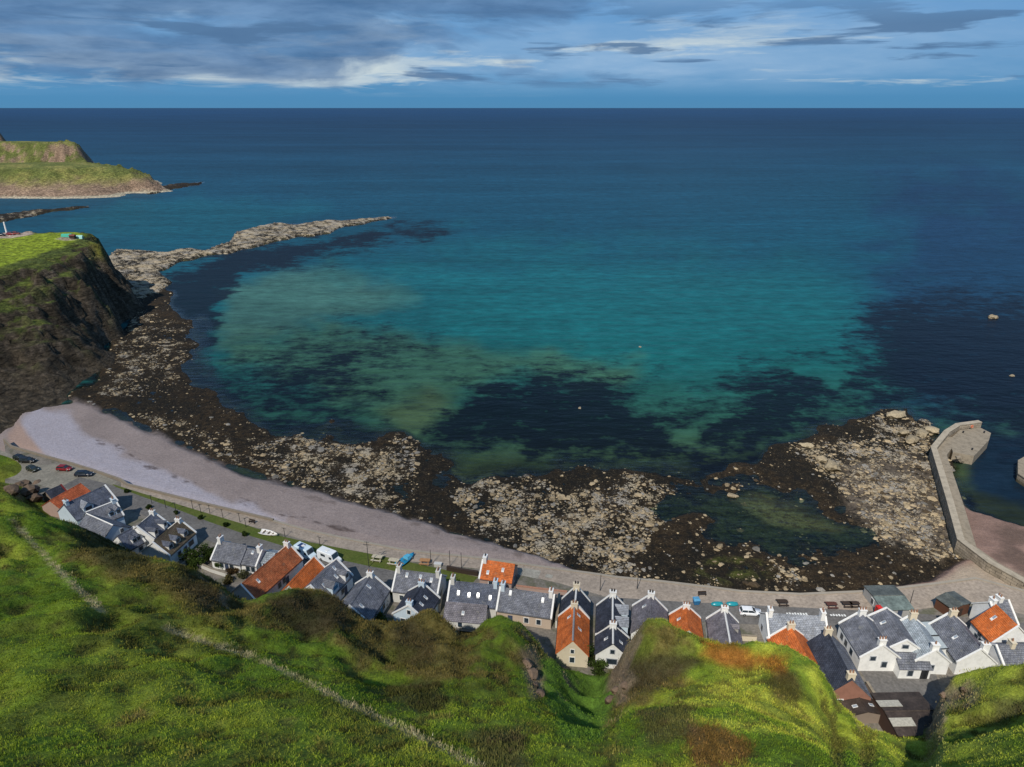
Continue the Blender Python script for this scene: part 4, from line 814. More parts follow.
C_('dark slate cottage with one skylight and white gable nearest the gully', (613, 644), (613, 625), 6.0, 9.8, 7.0, 'white', 'dark', '2', ridge='white', lights=[(-1, -.2, .4), (1, -.1, .3)], wins=[('1', 0, 1.7, 1.8, 1.1), ('1', 0, 4.0, .7, .8)], chim=[(.97, 0, .9, 2, 'white')])
C_('purple slate cottage with broad white coping half behind the grassy knoll', (650, 622), (651, 595), 6.6, 10.2, 6.9, 'white', 'purple', '2', lights=[(1, .4, .25)], wins=[('2', .35, 1.5), ('2', -.35, 1.5), ('+', .4, 1.5)], chim=[(.97, 0, 1.0, 2, 'white', 1)], doors=[('2', 0)])
C_('low orange roofed cottage with white coping half behind the grassy knoll', (689, 630), (686, 605.5), 5.8, 9.2, 6.5, 'palegrey', 'orange', '2', lights=[(1, .2, .4)], wins=[('2', .3, 1.4), ('2', -.3, 1.4)], chim=[(.97, 0, .7, 3, 'white')])
C_('grey slate cottage with white ridge and coping above the white parked car', (730.5, 644), (724, 608.5), 5.8, 9.8, 6.8, 'white', 'purple', '2', ridge='white', dorm=[(-1, .3, 'x', 1.0, 'grey')], wins=[('2', .3, 1.5), ('2', -.3, 1.5), ('+', .3, 1.5)], chim=[(.97, 0, .8, 2, 'white')])
C_('pale slate cottage along the street with tall white western gable', (766.5, 614), (825, 617.5), 6.8, 9.6, 6.8, 'white', 'pale', '12', wins=[('+', -.5, 1.4), ('+', .5, 1.4), ('1', .3, 1.4)], doors=[('+', 0)], chim=[(-.97, 0, 1.3, 1, 'white'), (.97, 0, 1.4, 2, 'white')])
C_('orange roofed cottage with brown ridge chimney under the hill shoulder', (806, 656), (789.5, 626), 7.4, 9.6, 6.6, 'pink', 'orange', '2', wins=[('-', .3, 1.5), ('-', -.3, 1.5), ('1', 0, 1.5)], chim=[(.97, 0, 1.0, 2, 'cream')])
C_('long hall with navy slate roof and red stone gable beside the hill road', (852, 680), (826.5, 631), 7.8, 10.6, 6.8, 'brick', 'dark', '', wins=[('-', .5, 1.6), ('-', 0, 1.6), ('-', -.5, 1.6), ('1', .3, 1.6), ('1', -.3, 1.6)], chim=[(.97, 0, 1.0, 2, 'cream'), (-.97, 0, .9, 2, 'cream')], cat='hall', name='hall', roof2='slate')
C_('low brown outbuilding against the red stone gable below the hall', (868, 712), (859, 698), 7.0, 6.6, 5.6, 'stone', 'browntin', '', lights=[(1, 0, .3), (-1, .1, .3)], cat='outbuilding', name='outbuilding', wins=[('-', 0, 1.1, .7, .8)])
# ---- eastern inn and its neighbours
C_('big white inn with grey slate roof and two pale chimneys across the hill road', (883, 646), (860.5, 612.5), 7.0, 9.9, 7.1, 'white', 'slate', '12', wins=[('+', .6, 1.6), ('+', .2, 1.6), ('+', -.3, 1.6), ('1', .35, 3.0, .9, .8), ('1', -.3, 1.6), ('2', .3, 1.6), ('2', -.3, 1.6)], chim=[(.97, 0, 1.1, 3, 'white'), (-.97, 0, 1.0, 3, 'white')], cat='inn', name='inn')
C_('slate inn wing with white pediment gable and one dark roof window', (907, 641), (886.5, 609), 8.0, 9.7, 6.9, 'white', 'slate', '12', lights=[(1, .35, .3)], wins=[('1', 0, 4.4, 1.0, .7), ('2', .3, 1.6), ('2', -.3, 1.6)], chim=(), cat='inn wing', name='inn_wing')
C_('low slate roofed kitchen block with white wall and black door behind the inn', (895, 654), (926, 654.5), 4.8, 7.4, 6.2, 'white', 'slate', '', doors=[('-', .55, M_DKMETAL), ('-', .68, M_DKMETAL)], wins=[('-', -.3, 1.3)], cat='kitchen block', name='kitchen_block')
C_('cottage with pale blue grey roof and cream chimneys east of the inn wing', (936, 651), (911, 616), 6.0, 9.4, 6.9, 'white', 'light', '12', wins=[('1', 0, 1.5), ('2', .3, 1.5), ('2', -.3, 1.5)], chim=[(.97, 0, 1.3, 3, 'cream'), (-.97, 0, 1.0, 1, 'white')])
C_('slate cottage with single skylight and broad white rear coping near the tin sheds', (981, 650), (951, 613), 6.8, 9.8, 6.8, 'white', 'slate', '12', lights=[(1, -.05, .4)], wins=[('-', .3, 1.5), ('-', -.2, 1.5), ('2', .3, 1.5)], chim=[(.97, 0, 1.1, 2, 'cream'), (-.97, -.3, .9, 2, 'white')])
C_('white house with bright orange roof, dark roof window and windowed side wall', (1018, 627), (996, 605.5), 7.6, 11.2, 7.4, 'white', 'orange', '1', lights=[(1, .35, .28)], wins=[('+', .3, 1.5, .8), ('+', -.1, 1.5, .8), ('+', .1, 3.0 - .3, .8, .8), ('-', .2, 1.6), ('1', .2, 1.6)], doors=[('+', -.5)], chim=())
C_('white house with grey slate roof and red chimney pots seaward of the orange roof', (990, 603), (1008, 601), 6.6, 10.4, 7.4, 'white', 'slate', '12', dorm=[(-1, -.4, 'x', 1.6)], wins=[('+', 0, 1.6), ('1', .2, 1.6), ('2', .2, 1.6)], chim=[(.1, .1, 1.0, 2, 'white'), (-.95, 0, .9, 1, 'white')])
C_('slate cottage cut by the right edge with cream chimneys above the grassy knoll', (996, 646), (1062, 645), 7.0, 9.2, 6.8, 'white', 'slate', '1', wins=[('+', 0, 1.5), ('-', .3, 1.4)], chim=[(-.55, 0, 1.0, 1, 'cream'), (.97, 0, 1.0, 2, 'cream')])
# ---- sheds
C_('green metal shed with two tone roof beside the red telephone box', (873.5, 596.5), (904, 596), 7.0, 6.4, 6.0, 'grey', 'greytin', '', cat='shed', name='metal_shed', doors=[('-', .2)], wins=[('1', 0, 1.2)], ov=.3, roof2='greentin')
C_('brown timber shed with green sheet roof on the promenade', (962.5, 605), (945.5, 593.5), 4.8, 6.9, 6.55, 'brown', 'greytin', '', cat='shed', name='timber_shed', doors=[('1', .0, M_DWOOD)], ov=.3)
sh = C_('wide brown tin shed with two pale roof panels at the foot of the hill', (885, 712), (934, 711), 8.0, 7.4, 6.9, 'dark', 'browntin', '', cat='shed', name='tin_shed', doors=[('+', .2)], ov=.35)
for yy_, xx in ((1.7, -.62), (-2.0, -.58)):
    L2 = 4.6; g = MB(); z0 = 3.42 - abs(yy_) * .106
    dzs = -.5 / 4.0
    x = xx * 4.0; s = 1 if yy_ > 0 else -1
    g.prism([(x - 1.9, yy_ - .75, 3.4 + dzs * abs(yy_ - .75) + .21), (x + 1.9, yy_ - .75, 3.4 + dzs * abs(yy_ - .75) + .21), (x + 1.9, yy_ + .75, 3.4 + dzs * abs(yy_ + .75) + .21), (x - 1.9, yy_ + .75, 3.4 + dzs * abs(yy_ + .75) + .21)], (0, 0, .05))
    g.build('roof_panel', plain('clear_sheet', (.42, .40, .34), .5), sh)
# glass-roofed yard extensions between the pale blue roof and the slate cottage
def flat_ext(label, poly, h, mat, wallm, cat='extension', name='flat_roofed_extension', panels=0):
    w = [W(a, b, h) for a, b in poly]; c = sum(w, Vector()) / len(w); o = empty(name, (c.x, c.y, GZ), 0, label, cat)
    lo = [(p.x - c.x, p.y - c.y, 0) for p in w]; mb = MB(); mb.prism(lo, (0, 0, h - GZ - .2)); mb.build('wall', wallm, o)
    k = 1.05; mb = MB(); mb.prism([(x * k, y * k, h - GZ - .19) for x, y, z in lo], (0, 0, .19)); mb.build('roof', mat, o)
    m2 = MB(); 
    for i in range(len(lo)):
        a = Vector(lo[i]) * 1.05; b = Vector(lo[(i + 1) % len(lo)]) * 1.05; a.z = b.z = h - GZ + .06; m2.cyl(a, b, .09, .09, 6)
    m2.build('roof_edge', M_DKMETAL, o); return o
flat_ext('flat pale roof extension with dark edging farther from the hill', (((919.5, 622)), (932, 621.5), (941, 635), (928, 635.5)), 7.0, plain('pale_felt', (.40, .45, .47), .5), WALL['white'])
flat_ext('second flat pale roof extension with dark edging nearer the hill', (((930, 636.5)), (942, 636), (952, 648), (938.5, 649)), 7.0, plain('pale_felt', (.40, .45, .47), .5), WALL['white'])
# red telephone box
tb = W(877, 616, GZ); o = empty('telephone_box', (tb.x, tb.y, GZ), .1, 'red telephone box on the promenade by the green shed', 'telephone box')
m = MB(); m.box((0, 0, .06), (1.0, 1.0, .12))
for sx in (-1, 1):
    for sy in (-1, 1): m.box((sx * .41, sy * .41, 1.16), (.12, .12, 2.1))
m.box((0, 0, .35), (.86, .86, .5)); m.box((0, 0, 2.3), (1.0, 1.0, .2)); m.build('frame', M_REDP, o)
m = MB(); m.box((0, 0, 1.4), (.84, .84, 1.6)); m.build('pane', plain('red_glazing', (.30, .035, .03), .2), o)
m = MB(); m.loft([[(-.46, -.46, 2.4), (.46, -.46, 2.4), (.46, .46, 2.4), (-.46, .46, 2.4)], [(-.3, -.3, 2.55), (.3, -.3, 2.55), (.3, .3, 2.55), (-.3, .3, 2.55)], [(-.05, -.05, 2.6), (.05, -.05, 2.6), (.05, .05, 2.6), (-.05, .05, 2.6)]]); m.build('roof', M_REDP, o)
# ------------------------------------------------------------------ sea wall and harbour pier
def ribbon(mb, pts, half0, half1, z0, z1):
    """wall along world points: offset half0 to the left, half1 to the right"""
    n = len(pts); rows_ = []
    for i, p in enumerate(pts):
        d = pts[min(i + 1, n - 1)] - pts[max(i - 1, 0)]; d = Vector((d.x, d.y, 0)).normalized(); q = Vector((-d.y, d.x, 0))
        a = p + q * half0; b = p - q * half1
        rows_.append([(a.x, a.y, z0), (b.x, b.y, z0), (b.x, b.y, z1), (a.x, a.y, z1)])
    return mb.loft(rows_)
def stonework(name, c1, c2):
    t = NT(name); oc = t.coord(); s_ = t.n('ShaderNodeSeparateXYZ', {0: oc}); v = t.n('ShaderNodeCombineXYZ', {0: t.math('ADD', s_.outputs[1], t.math('MULTIPLY', s_.outputs[0], .6)), 1: s_.outputs[2], 2: 0.0}).outputs[0]
    br = t.n('ShaderNodeTexBrick', {'Vector': v, 'Color1': (*c1, 1), 'Color2': (*c2, 1), 'Mortar': (.07, .06, .05, 1), 'Scale': 1.0, 'Mortar Size': .035, 'Brick Width': 1.5, 'Row Height': .7}); n = t.noise(oc, .6, 7, .7)
    c = t.mixc(1.0, br.outputs[0], t.ramp(n, [(.3, .55), (.7, 1.3)]), 'MULTIPLY'); tide = t.ramp(t.math('ADD', t.math('MULTIPLY', s_.outputs[2], .3), t.math('MULTIPLY', n, .5)), [(.35, 1.0), (.75, 0.0)])
    return t.pbr(t.mixc(t.math('MULTIPLY', tide, .8), c, (.055, .05, .025)), .9, t.bump(n, .5, .1), .2)
M_PIER = stonework('pier_stone', (.30, .25, .185), (.37, .31, .235)); M_PIERD = wallmat('pier_deck', (.29, .245, .185), 1.0); M_SWALL = wallmat('sea_wall_stone', (.25, .21, .165), .5)
def dense(pts, z, m=6):
    o = []
    for (a, b) in zip(pts[:-1], pts[1:]):
        A, B = W(*a, z), W(*b, z)
        for k in range(m): o.append(A.lerp(B, k / m))
    return o + [W(*pts[-1], z)]
o = empty('sea_wall', W(300, 537, 0), 0, 'long low stone sea wall between the pink beach and the village', 'sea wall'); base_ = o.location.copy()
mb = MB(); ribbon(mb, [p - base_ for p in dense(SEAWALL, 0 + GZ)], .05, .5, -GZ * .0 - 1.5, GZ + .02); mb.build('wall', M_SWALL, o)
mb = MB(); ribbon(mb, [p - base_ for p in dense(SEAWALL[:9], GZ)], .12, .42, GZ + .024, GZ + .55); mb.build('parapet', M_SWALL, o)
mb = MB(); ribbon(mb, [p - base_ for p in dense(SEAWALL[8:], GZ)], .14, .5, GZ + .024, GZ + .20); mb.build('coping', wallmat('wall_coping', (.33, .29, .235), .4), o)
for ch in o.children:
    for v_ in ch.data.vertices: v_.co.z -= 0
o.location.z = 0
# pier: two straight arms, a bent head
DK = 3.0
arm = [W(1075, 607, DK), W(1024, 586, DK), W(990, 567, DK), W(961, 545, DK), W(950, 505, DK), W(941, 475, DK), W(934, 452, DK), W(947, 436, DK), W(958, 429, DK), W(980, 426, DK)]
po = empty('harbour_pier', (arm[3].x, arm[3].y, 0), 0, 'bent stone harbour pier with parapet and broad square head', 'pier'); pb_ = Vector((arm[3].x, arm[3].y, 0))
loc = [Vector((p.x - pb_.x, p.y - pb_.y, 0)) for p in arm]
mb = MB(); ribbon(mb, loc[:8], .2, 3.3, -3, DK); mb.build('deck', M_PIERD, po)
mb = MB(); ribbon(mb, loc, 1.1, .35, -3, DK + 1.45); mb.build('parapet', M_PIER, po)
mb = MB(); ribbon(mb, [p for p in loc], 1.2, .45, DK + 1.454, DK + 1.60); mb.build('parapet_coping', wallmat('pale_coping', (.40, .345, .265), .9), po)
hd = [W(a, b, DK) for a, b in ((949, 440), (960, 430), (981, 428), (991, 433), (989, 440), (974, 456), (953, 452))]
mb = MB(); mb.prism([(p.x - pb_.x, p.y - pb_.y, -3) for p in hd], (0, 0, DK + 3.006)); mb.build('pier_head', M_PIERD, po)
mb = MB()
for k in range(5):
    p = W(957 + k * 1.2, 455.5 - k * .3, DK); mb.box((p.x - pb_.x, p.y - pb_.y - .6, DK - .25 - k * .45), (1.2, 1.0, .5))
mb.build('steps', M_PIER, po)
for px_ in ((963, 433), (984, 433), (972, 450)):
    p = W(*px_, DK); mb = MB(); mb.cyl((p.x - pb_.x, p.y - pb_.y, DK), (p.x - pb_.x, p.y - pb_.y, DK + .7), .2, .26, 8); mb.build('bollard', M_DKMETAL, po)
p = W(971, 429.5, DK); o = empty('lifebuoy_post', (p.x, p.y, DK), 0, 'small orange lifebuoy post on the pier head', 'lifebuoy')
mb = MB(); mb.box((0, 0, .7), (.12, .12, 1.4)); mb.build('post', M_WOOD, o)
mb = MB(); ring = []
for k in range(12):
    a = 2 * math.pi * k / 12; ring.append([(math.cos(a) * (.36 + .1 * math.cos(b)), -.12 + .1 * math.sin(b), 1.15 + math.sin(a) * (.36 + .1 * math.cos(b))) for b in (0, 1.57, 3.14, 4.71)])
mb.loft(ring + ring[:1], False); mb.build('lifebuoy', plain('orange_buoy', (.75, .13, .03), .5), o)
st = [W(a, b, 2.4) for a, b in ((1018, 461), (1034, 452), (1052, 458), (1050, 476), (1030, 482), (1018, 474))]
o = empty('pier_stub', (st[0].x, st[0].y, 0), 0, 'short stone pier end at the right edge of the harbour', 'pier')
mb = MB(); mb.prism([(p.x - st[0].x, p.y - st[0].y, -3) for p in st], (0, 0, 5.4)); mb.build('wall', M_PIER, o)
mb = MB(); c_ = sum(st, Vector()) / 6; mb.prism([((p.x - c_.x) * 1.02 + c_.x - st[0].x, (p.y - c_.y) * 1.02 + c_.y - st[0].y, 2.404) for p in st], (0, 0, .25)); mb.build('deck', M_PIERD, o)
# ------------------------------------------------------------------ vehicles
def wheelset(o, xs_, y, r, m=None):
    for x in xs_:
        for s in (-1, 1):
            mb = MB(); mb.cyl((x, s * (y - .2), r), (x, s * y, r), r, r, 14); w = mb.build('wheel', M_TYRE, o)
            mb = MB(); mb.cyl((x, s * (y - .02), r), (x, s * (y + .015), r), r * .6, r * .55, 10); mb.build('rim', M_RIM, w)
M_TYRE = plain('tyre', (.02, .02, .02), .85); M_RIM = plain('rim_metal', (.45, .45, .46), .35, .1, 3, .7); M_LAMP = plain('lamp_glass', (.8, .8, .78), .15); M_TAIL = plain('tail_lamp', (.45, .02, .02), .25)
def paint_mat(name, col): return plain(name, col, .25, .06, 1.0, 0, .5)
def car(label, px, py, rz, mat, L=4.2, wd=1.78, h=1.48, z=GZ + .03, hatch=True):
    p = W(px, py, z); o = empty('parked_car', (p.x, p.y, z), rz, label, 'car', 'parked cars'); hw = wd / 2; l = L / 2
    prof = [(-l, .45, .42), (-l + .04, .42, .80), (-l * .62, .5, .92), (l * .40, .5, .93), (l * .92, .45, .74), (l, .40, .55)]
    rings = []
    for x, zb, zt in [(-l, .35, .72), (-l + .12, .24, .92), (-l * .55, .2, .96), (0, .2, .95), (l * .42, .2, .92), (l - .22, .24, .78), (l, .36, .62)]:
        k = .86 if abs(x) > l - .05 else (.95 if abs(x) > l - .3 else 1)
        rings.append([(x, -hw * k, zb), (x, hw * k, zb), (x, hw * k * 1.0, (zb + zt) * .55), (x, hw * k * .93, zt), (x, -hw * k * .93, zt), (x, -hw * k, (zb + zt) * .55)])
    mb = MB(); mb.loft(rings); mb.build('body', mat, o, True)
    xb, xf = (-l * .93 if hatch else -l * .72), l * .45
    mb = MB(); mb.loft([[(xb, -hw * .92, .93), (xf, -hw * .92, .92), (xf, hw * .92, .92), (xb, hw * .92, .93)], [(xb + .34, -hw * .76, h - .05), (xf - .72, -hw * .76, h - .04), (xf - .72, hw * .76, h - .04), (xb + .34, hw * .76, h - .05)]]); mb.build('windows', M_GLASS, o)
    mb = MB(); mb.loft([[(xb + .30, -hw * .79, h - .055), (xf - .68, -hw * .79, h - .045), (xf - .68, hw * .79, h - .045), (xb + .30, hw * .79, h - .055)], [(xb + .5, -hw * .66, h + .02), (xf - .92, -hw * .66, h + .03), (xf - .92, hw * .66, h + .03), (xb + .5, hw * .66, h + .02)]]); mb.build('roof', mat, o)
    mb = MB()
    for s in (-1, 1):
        for (x0, x1) in ((xb, xb + .34), (xf, xf - .72)):
            mb.cyl((x0, s * hw * .925, .92), (x1, s * hw * .775, h - .045), .045, .04, 5)
        mb.cyl(((xb + xf) / 2 - .1, s * hw * .925, .92), ((xb + xf) / 2 - .15, s * hw * .775, h - .045), .05, .05, 5)
    mb.build('pillars', mat, o)
    for s in (-1, 1):
        mb = MB(); mb.box((l - .12, s * hw * .62, .66), (.2, .36, .14)); mb.build('headlight', M_LAMP, o)
        mb = MB(); mb.box((-l + .06, s * hw * .68, .76), (.12, .26, .22)); mb.build('tail_light', M_TAIL, o)
        mb = MB(); mb.box((xf - .12, s * (hw + .06), 1.0), (.14, .2, .13)); mb.build('mirror', mat, o)
    wheelset(o, (-l * .6, l * .62), hw, .31); return o
def van(label, px, py, rz, mat, L=5.6, wd=2.05, h=2.6, name='campervan', high=True):
    p = W(px, py, GZ + .03); o = empty(name, (p.x, p.y, GZ + .03), rz, label, 'campervan', 'parked campervans'); hw = wd / 2; l = L / 2
    rings = []
    for x, zb, zt, k in [(-l, .45, h - .25, .94), (-l + .15, .32, h, 1), (l - 1.75, .32, h, 1), (l - 1.45, .32, h - .06, .99), (l - .98, .32, 1.35, .98), (l - .15, .32, 1.08, .93), (l, .42, .85, .86)]:
        rings.append([(x, -hw * k, zb), (x, hw * k, zb), (x, hw * k, zt - .18), (x, hw * k * .86, zt), (x, -hw * k * .86, zt), (x, -hw * k, zt - .18)])
    mb = MB(); mb.loft(rings); mb.build('body', mat, o)
    mb = MB(); mb.prism([(l - 1.42, -hw * .80, h - .16), (l - 1.42, hw * .80, h - .16), (l - .99, hw * .86, 1.42), (l - .99, -hw * .86, 1.42)], (.05, 0, .03)); mb.build('windscreen', M_GLASS, o)
    for s in (-1, 1):
        mb = MB(); mb.box((l - 1.75, s * hw * 1.0, 1.6), (.75, .05, .6)); mb.build('cab_window', M_GLASS, o)
        mb = MB(); mb.box((-l * .35, s * hw * 1.0, 1.75), (1.3, .05, .6)); mb.build('side_window', M_GLASS, o)
        mb = MB(); mb.box((l - .08, s * hw * .64, .82), (.18, .36, .2)); mb.build('headlight', M_LAMP, o)
        mb = MB(); mb.box((-l + .0, s * hw * .78, 1.0), (.08, .2, .5)); mb.build('tail_light', M_TAIL, o)
    mb = MB(); mb.box((-.5, 0, h + .06), (.7, .7, .12)); mb.build('roof_vent', M_TRIM, o)
    wheelset(o, (-l * .6, l * .62), hw, .36); return o
BLK = paint_mat('black_paint', (.012, .013, .016)); 
car('black hatchback at the far end of the car park row', 20.5, 459.5, -.35, BLK, 4.1)
car('black estate car parked right beside the farthest black hatchback', 28, 462, -.05, paint_mat('blackest_paint', (.016, .016, .018)), 4.6)
car('dark red car alone in the middle of the car park', 65, 470, -.1, paint_mat('maroon_paint', (.24, .012, .016)), 4.2)
car('dark navy estate car nearest the red roofed barn', 84.5, 475.5, .02, paint_mat('navy_paint', (.015, .02, .035)), 4.8)
car('low dark green car by the rocky outcrop', 33, 470.5, -.4, paint_mat('darkgreen_paint', (.03, .034, .022)), 3.6)
car('white car parked on the street with open view of its blue windscreen', 750, 614, -.09, paint_mat('white_paint', (.78, .79, .80)), 4.4)
vw = van('white and blue campervan behind the long weathered red roof', 306, 556, -.55, paint_mat('pale_blue_paint', (.62, .74, .80)))
mb = MB(); mb.box((-1.0, 0, 2.64), (1.5, 1.3, .06)); mb.build('solar_panel', plain('solar_cells', (.03, .06, .16), .2), vw)
van('plain white campervan nearer the blue dormered slate cottage', 330, 560.5, -.5, paint_mat('cream_white_paint', (.80, .83, .84)), 5.8)
# cars on the distant headland pad
for q, (a, b, r_, m_) in enumerate(((1, 235.0, .2, BLK), (11, 234.2, .1, paint_mat('maroon_paint', (.24, .012, .016))), (16, 233.8, .0, plain('dull_red', (.2, .04, .03))))):
    c_ = car(('black car on the headland gravel at the left edge', 'dark red car beside the white post on the headland', 'dull red car at the end of the headland gravel pad')[q], a, b, r_, m_); w = W(a, b, 37.0); c_.location = (w.x, w.y, float(0)); c_['pad'] = 1
# ------------------------------------------------------------------ boats
def rowboat(label, px, py, rz, mat, L=4.2, wd=1.6, tilt=0.0, z=GZ + .05):
    p = W(px, py, z); o = empty('rowing_boat', (p.x, p.y, z), rz, label, 'boat'); o.rotation_euler.x = tilt; l = L / 2; rings = []; N = 9
    for i in range(N):
        s_ = i / (N - 1); x = -l + L * s_; b = wd / 2 * (math.sin(math.pi * min(1, .30 + s_ * .72)) ** .75 if s_ < .98 else .06); sh = .62 + .22 * s_ * s_; kz = .0 if s_ < .85 else .25 * (s_ - .85) / .15
        rings.append([(x, -b, sh), (x, -b * .86, .3 + kz), (x, -b * .3, .05 + kz), (x, b * .3, .05 + kz), (x, b * .86, .3 + kz), (x, b, sh), (x, b * .86, sh), (x, b * .6, .32 + kz), (x, 0, .2 + kz), (x, -b * .6, .32 + kz), (x, -b * .86, sh)])
    mb = MB(); mb.loft(rings); mb.build('hull', mat, o, True)
    for x in (-l * .55, 0, l * .45):
        mb = MB(); mb.box((x, 0, .5), (.28, wd * .82, .05)); mb.build('thwart', M_WOOD, o)
    mb = MB(); mb.box((-l * .2, .1, .64), (2.2, .06, .06), .12); mb.build('oar', M_WOOD, o); return o
rowboat('white rowing boat lying on the seaward edge of the lawn', 269, 534.5, -.32, paint_mat('boat_white', (.78, .75, .70)), 5.0, 1.8, .1)
bb = rowboat('bright blue boat on the lawn end by the chimney of the three skylight cottage', 406, 561, .95, paint_mat('boat_blue', (.02, .25, .45)), 5.4, 2.2)
mb = MB(); mb.loft([[(-.2, -.8, .66), (1.4, -.7, .72), (1.4, .7, .72), (-.2, .8, .66)], [(0, -.6, 1.25), (1.1, -.5, 1.2), (1.1, .5, 1.2), (0, .6, 1.25)]]); mb.build('cabin', paint_mat('boat_cabin', (.10, .42, .62)), bb)
def upturned(label, px, py, rz, mat):
    p = W(px, py, GZ + .05); o = empty('upturned_boat', (p.x, p.y, GZ + .03), rz, label, 'boat'); rings = []
    for i in range(9):
        s_ = i / 8; x = -1.25 + 2.5 * s_; b = .62 * max(.08, math.sin(math.pi * (.08 + .84 * s_))) ** .6; hh = .62 * max(.1, math.sin(math.pi * (.06 + .88 * s_))) ** .5
        rings.append([(x, b * math.cos(a), hh * max(0, math.sin(a)) + .05) for a in [math.pi * k / 8 for k in range(9)]])
    mb = MB(); mb.loft(rings); mb.build('hull', mat, o, True); mb = MB(); mb.box((0, 0, .66), (2.2, .07, .1)); mb.build('keel', mat, o)
TEAL = paint_mat('boat_teal', (.02, .27, .32))
upturned('teal upturned dinghy, left of the two above the grey slate ridge', 717, 604.5, .05, TEAL); upturned('teal upturned dinghy, right of the two above the grey slate ridge', 732, 604.5, -.03, TEAL)
# ------------------------------------------------------------------ furniture
def picnic(label, px, py, rz, mat, grp='picnic tables and benches along the promenade', sc=1.0):
    p = W(px, py, GZ + .02); o = empty('picnic_table', (p.x, p.y, GZ + .016), rz, label, 'picnic table', grp); o.scale = (sc, sc, sc)
    mb = MB()
    for k in range(5): mb.box((0, -.32 + k * .16, .74), (1.8, .14, .05))
    mb.build('table_top', mat, o)
    for s in (-1, 1):
        mb = MB(); mb.box((0, s * .72, .44), (1.8, .28, .05)); mb.build('seat', mat, o)
    for x in (-.62, .62):
        mb = MB(); mb.cyl((x, -.62, 0), (x, -.2, .72), .05, .05, 6); mb.cyl((x, .62, 0), (x, .2, .72), .05, .05, 6); mb.box((x + .07, 0, .40), (.06, 1.5, .09)); mb.build('leg_frame', mat, o)
LW = plain('pale_wood', (.52, .46, .34), .8)
picnic('pale picnic table on the lawn beside the tall pole', 377.5, 560, -.2, LW, sc=1.35); picnic('pale picnic table on the lawn beside the blue boat', 394, 563.5, -.25, LW, sc=1.35)
picnic('orange brown picnic table on the gravel past the blue boat', 425, 563.5, -.1, plain('orange_wood', (.42, .22, .10), .8), sc=1.3)
picnic('dark picnic table on the promenade above the pale slate cottage', 782, 604.5, .0, M_DWOOD, sc=1.2); picnic('reddish dark picnic table west of the pair by the inn', 831, 607, 0, plain('red_wood', (.10, .04, .03), .8), sc=1.2)
picnic('dark picnic table, nearer the white inn chimneys', 854, 606, 0, M_DWOOD, sc=1.1); picnic('dark picnic table in the pair, farther from the green shed', 846.5, 606, 0, M_DWOOD, sc=1.1)
def bench(label, px, py, rz):
    p = W(px, py, GZ + .02); o = empty('bench', (p.x, p.y, GZ + .016), rz, label, 'bench')
    mb = MB(); mb.box((0, 0, .45), (1.8, .42, .05)); mb.build('seat', M_DWOOD, o); mb = MB(); mb.box((0, .24, .78), (1.8, .05, .42)); mb.build('backrest', M_DWOOD, o)
    for x in (-.75, .75):
        mb = MB(); mb.box((x, 0, .21), (.08, .4, .42)); mb.build('leg', M_DWOOD, o)
bench('dark bench facing the sea above the blue bin', 702, 595.5, .05); bench('dark bench on the promenade near the white rowing boat', 252, 523, -.35)
p = W(696, 604, GZ); o = empty('blue_bin', (p.x, p.y, GZ + .016), .1, 'blue lidded bin on the promenade below the dark bench', 'bin')
mb = MB(); mb.loft([[(-.5, -.45, .1), (.5, -.45, .1), (.5, .45, .1), (-.5, .45, .1)], [(-.62, -.58, 1.2), (.62, -.58, 1.2), (.62, .58, 1.2), (-.62, .58, 1.2)]]); BLU = plain('blue_plastic', (.03, .16, .34), .5); mb.build('body', BLU, o)
mb = MB(); mb.loft([[(-.68, -.62, 1.2), (.68, -.62, 1.2), (.68, .62, 1.2), (-.68, .62, 1.2)], [(-.6, -.2, 1.45), (.6, -.2, 1.45), (.6, .62, 1.4), (-.6, .62, 1.4)]]); mb.build('lid', plain('light_blue_plastic', (.10, .32, .52), .5), o)
p = W(438, 566, GZ); o = empty('storage_box', (p.x, p.y, GZ + .016), -.1, 'pale grey storage box at the lawn edge before the slate terrace', 'box')
mb = MB(); mb.box((0, 0, .35), (1.6, .9, .7)); mb.build('body', plain('pale_grey_plastic', (.5, .48, .44), .6), o); mb = MB(); mb.box((0, 0, .74), (1.7, 1.0, .08)); mb.build('lid', plain('box_lid', (.58, .57, .54), .6), o)
# washing poles on the promenade and taller lamp pole
def pole(label, px, py, h, name='washing_pole', arm=True, grp='washing poles along the lawn', rz=-.35):
    p = W(px, py, GZ); o = empty(name, (p.x, p.y, GZ), rz, label, 'pole', grp)
    mb = MB(); mb.cyl((0, 0, 0), (0, 0, h), .075, .06, 7); mb.build('shaft', M_DKMETAL, o)
    if arm: mb = MB(); mb.cyl((-.55, 0, h - .12), (.55, 0, h - .12), .05, .05, 6); mb.build('crossbar', M_DKMETAL, o)
    return o
for a, b in ((152, 503.5), (166, 508), (176, 511), (193, 509), (201, 513), (210, 513.5), (223, 518), (240, 522), (246, 527), (285, 537), (320, 546)):
    pole('thin dark washing pole with a short crossbar standing between lawn and promenade', a, b, 2.6)
for a, b in ((431, 565), (450, 566), (461.5, 568), (600, 591), (637, 589)):
    pole('slender dark lamp pole on the sea wall side of the promenade', a, b, 4.2, 'lamp_pole', False, 'slender poles along the promenade')
tp = pole('tall dark utility pole with two crossbars on the lawn by the picnic tables', 369, 567, 6.8, 'utility_pole', True, None, -.2)
mb = MB(); mb.cyl((-.9, 0, 6.0), (.9, 0, 6.0), .07, .07, 6); mb.build('crossbar', M_DKMETAL, tp)
pole('thin dark lamp pole at the corner of the green shed', 908, 611, 5.2, 'lamp_pole', False, None)
pole('lone dark pole on the street beside the bright orange roof', 516, 583, 4.0, 'lamp_pole', False, None)
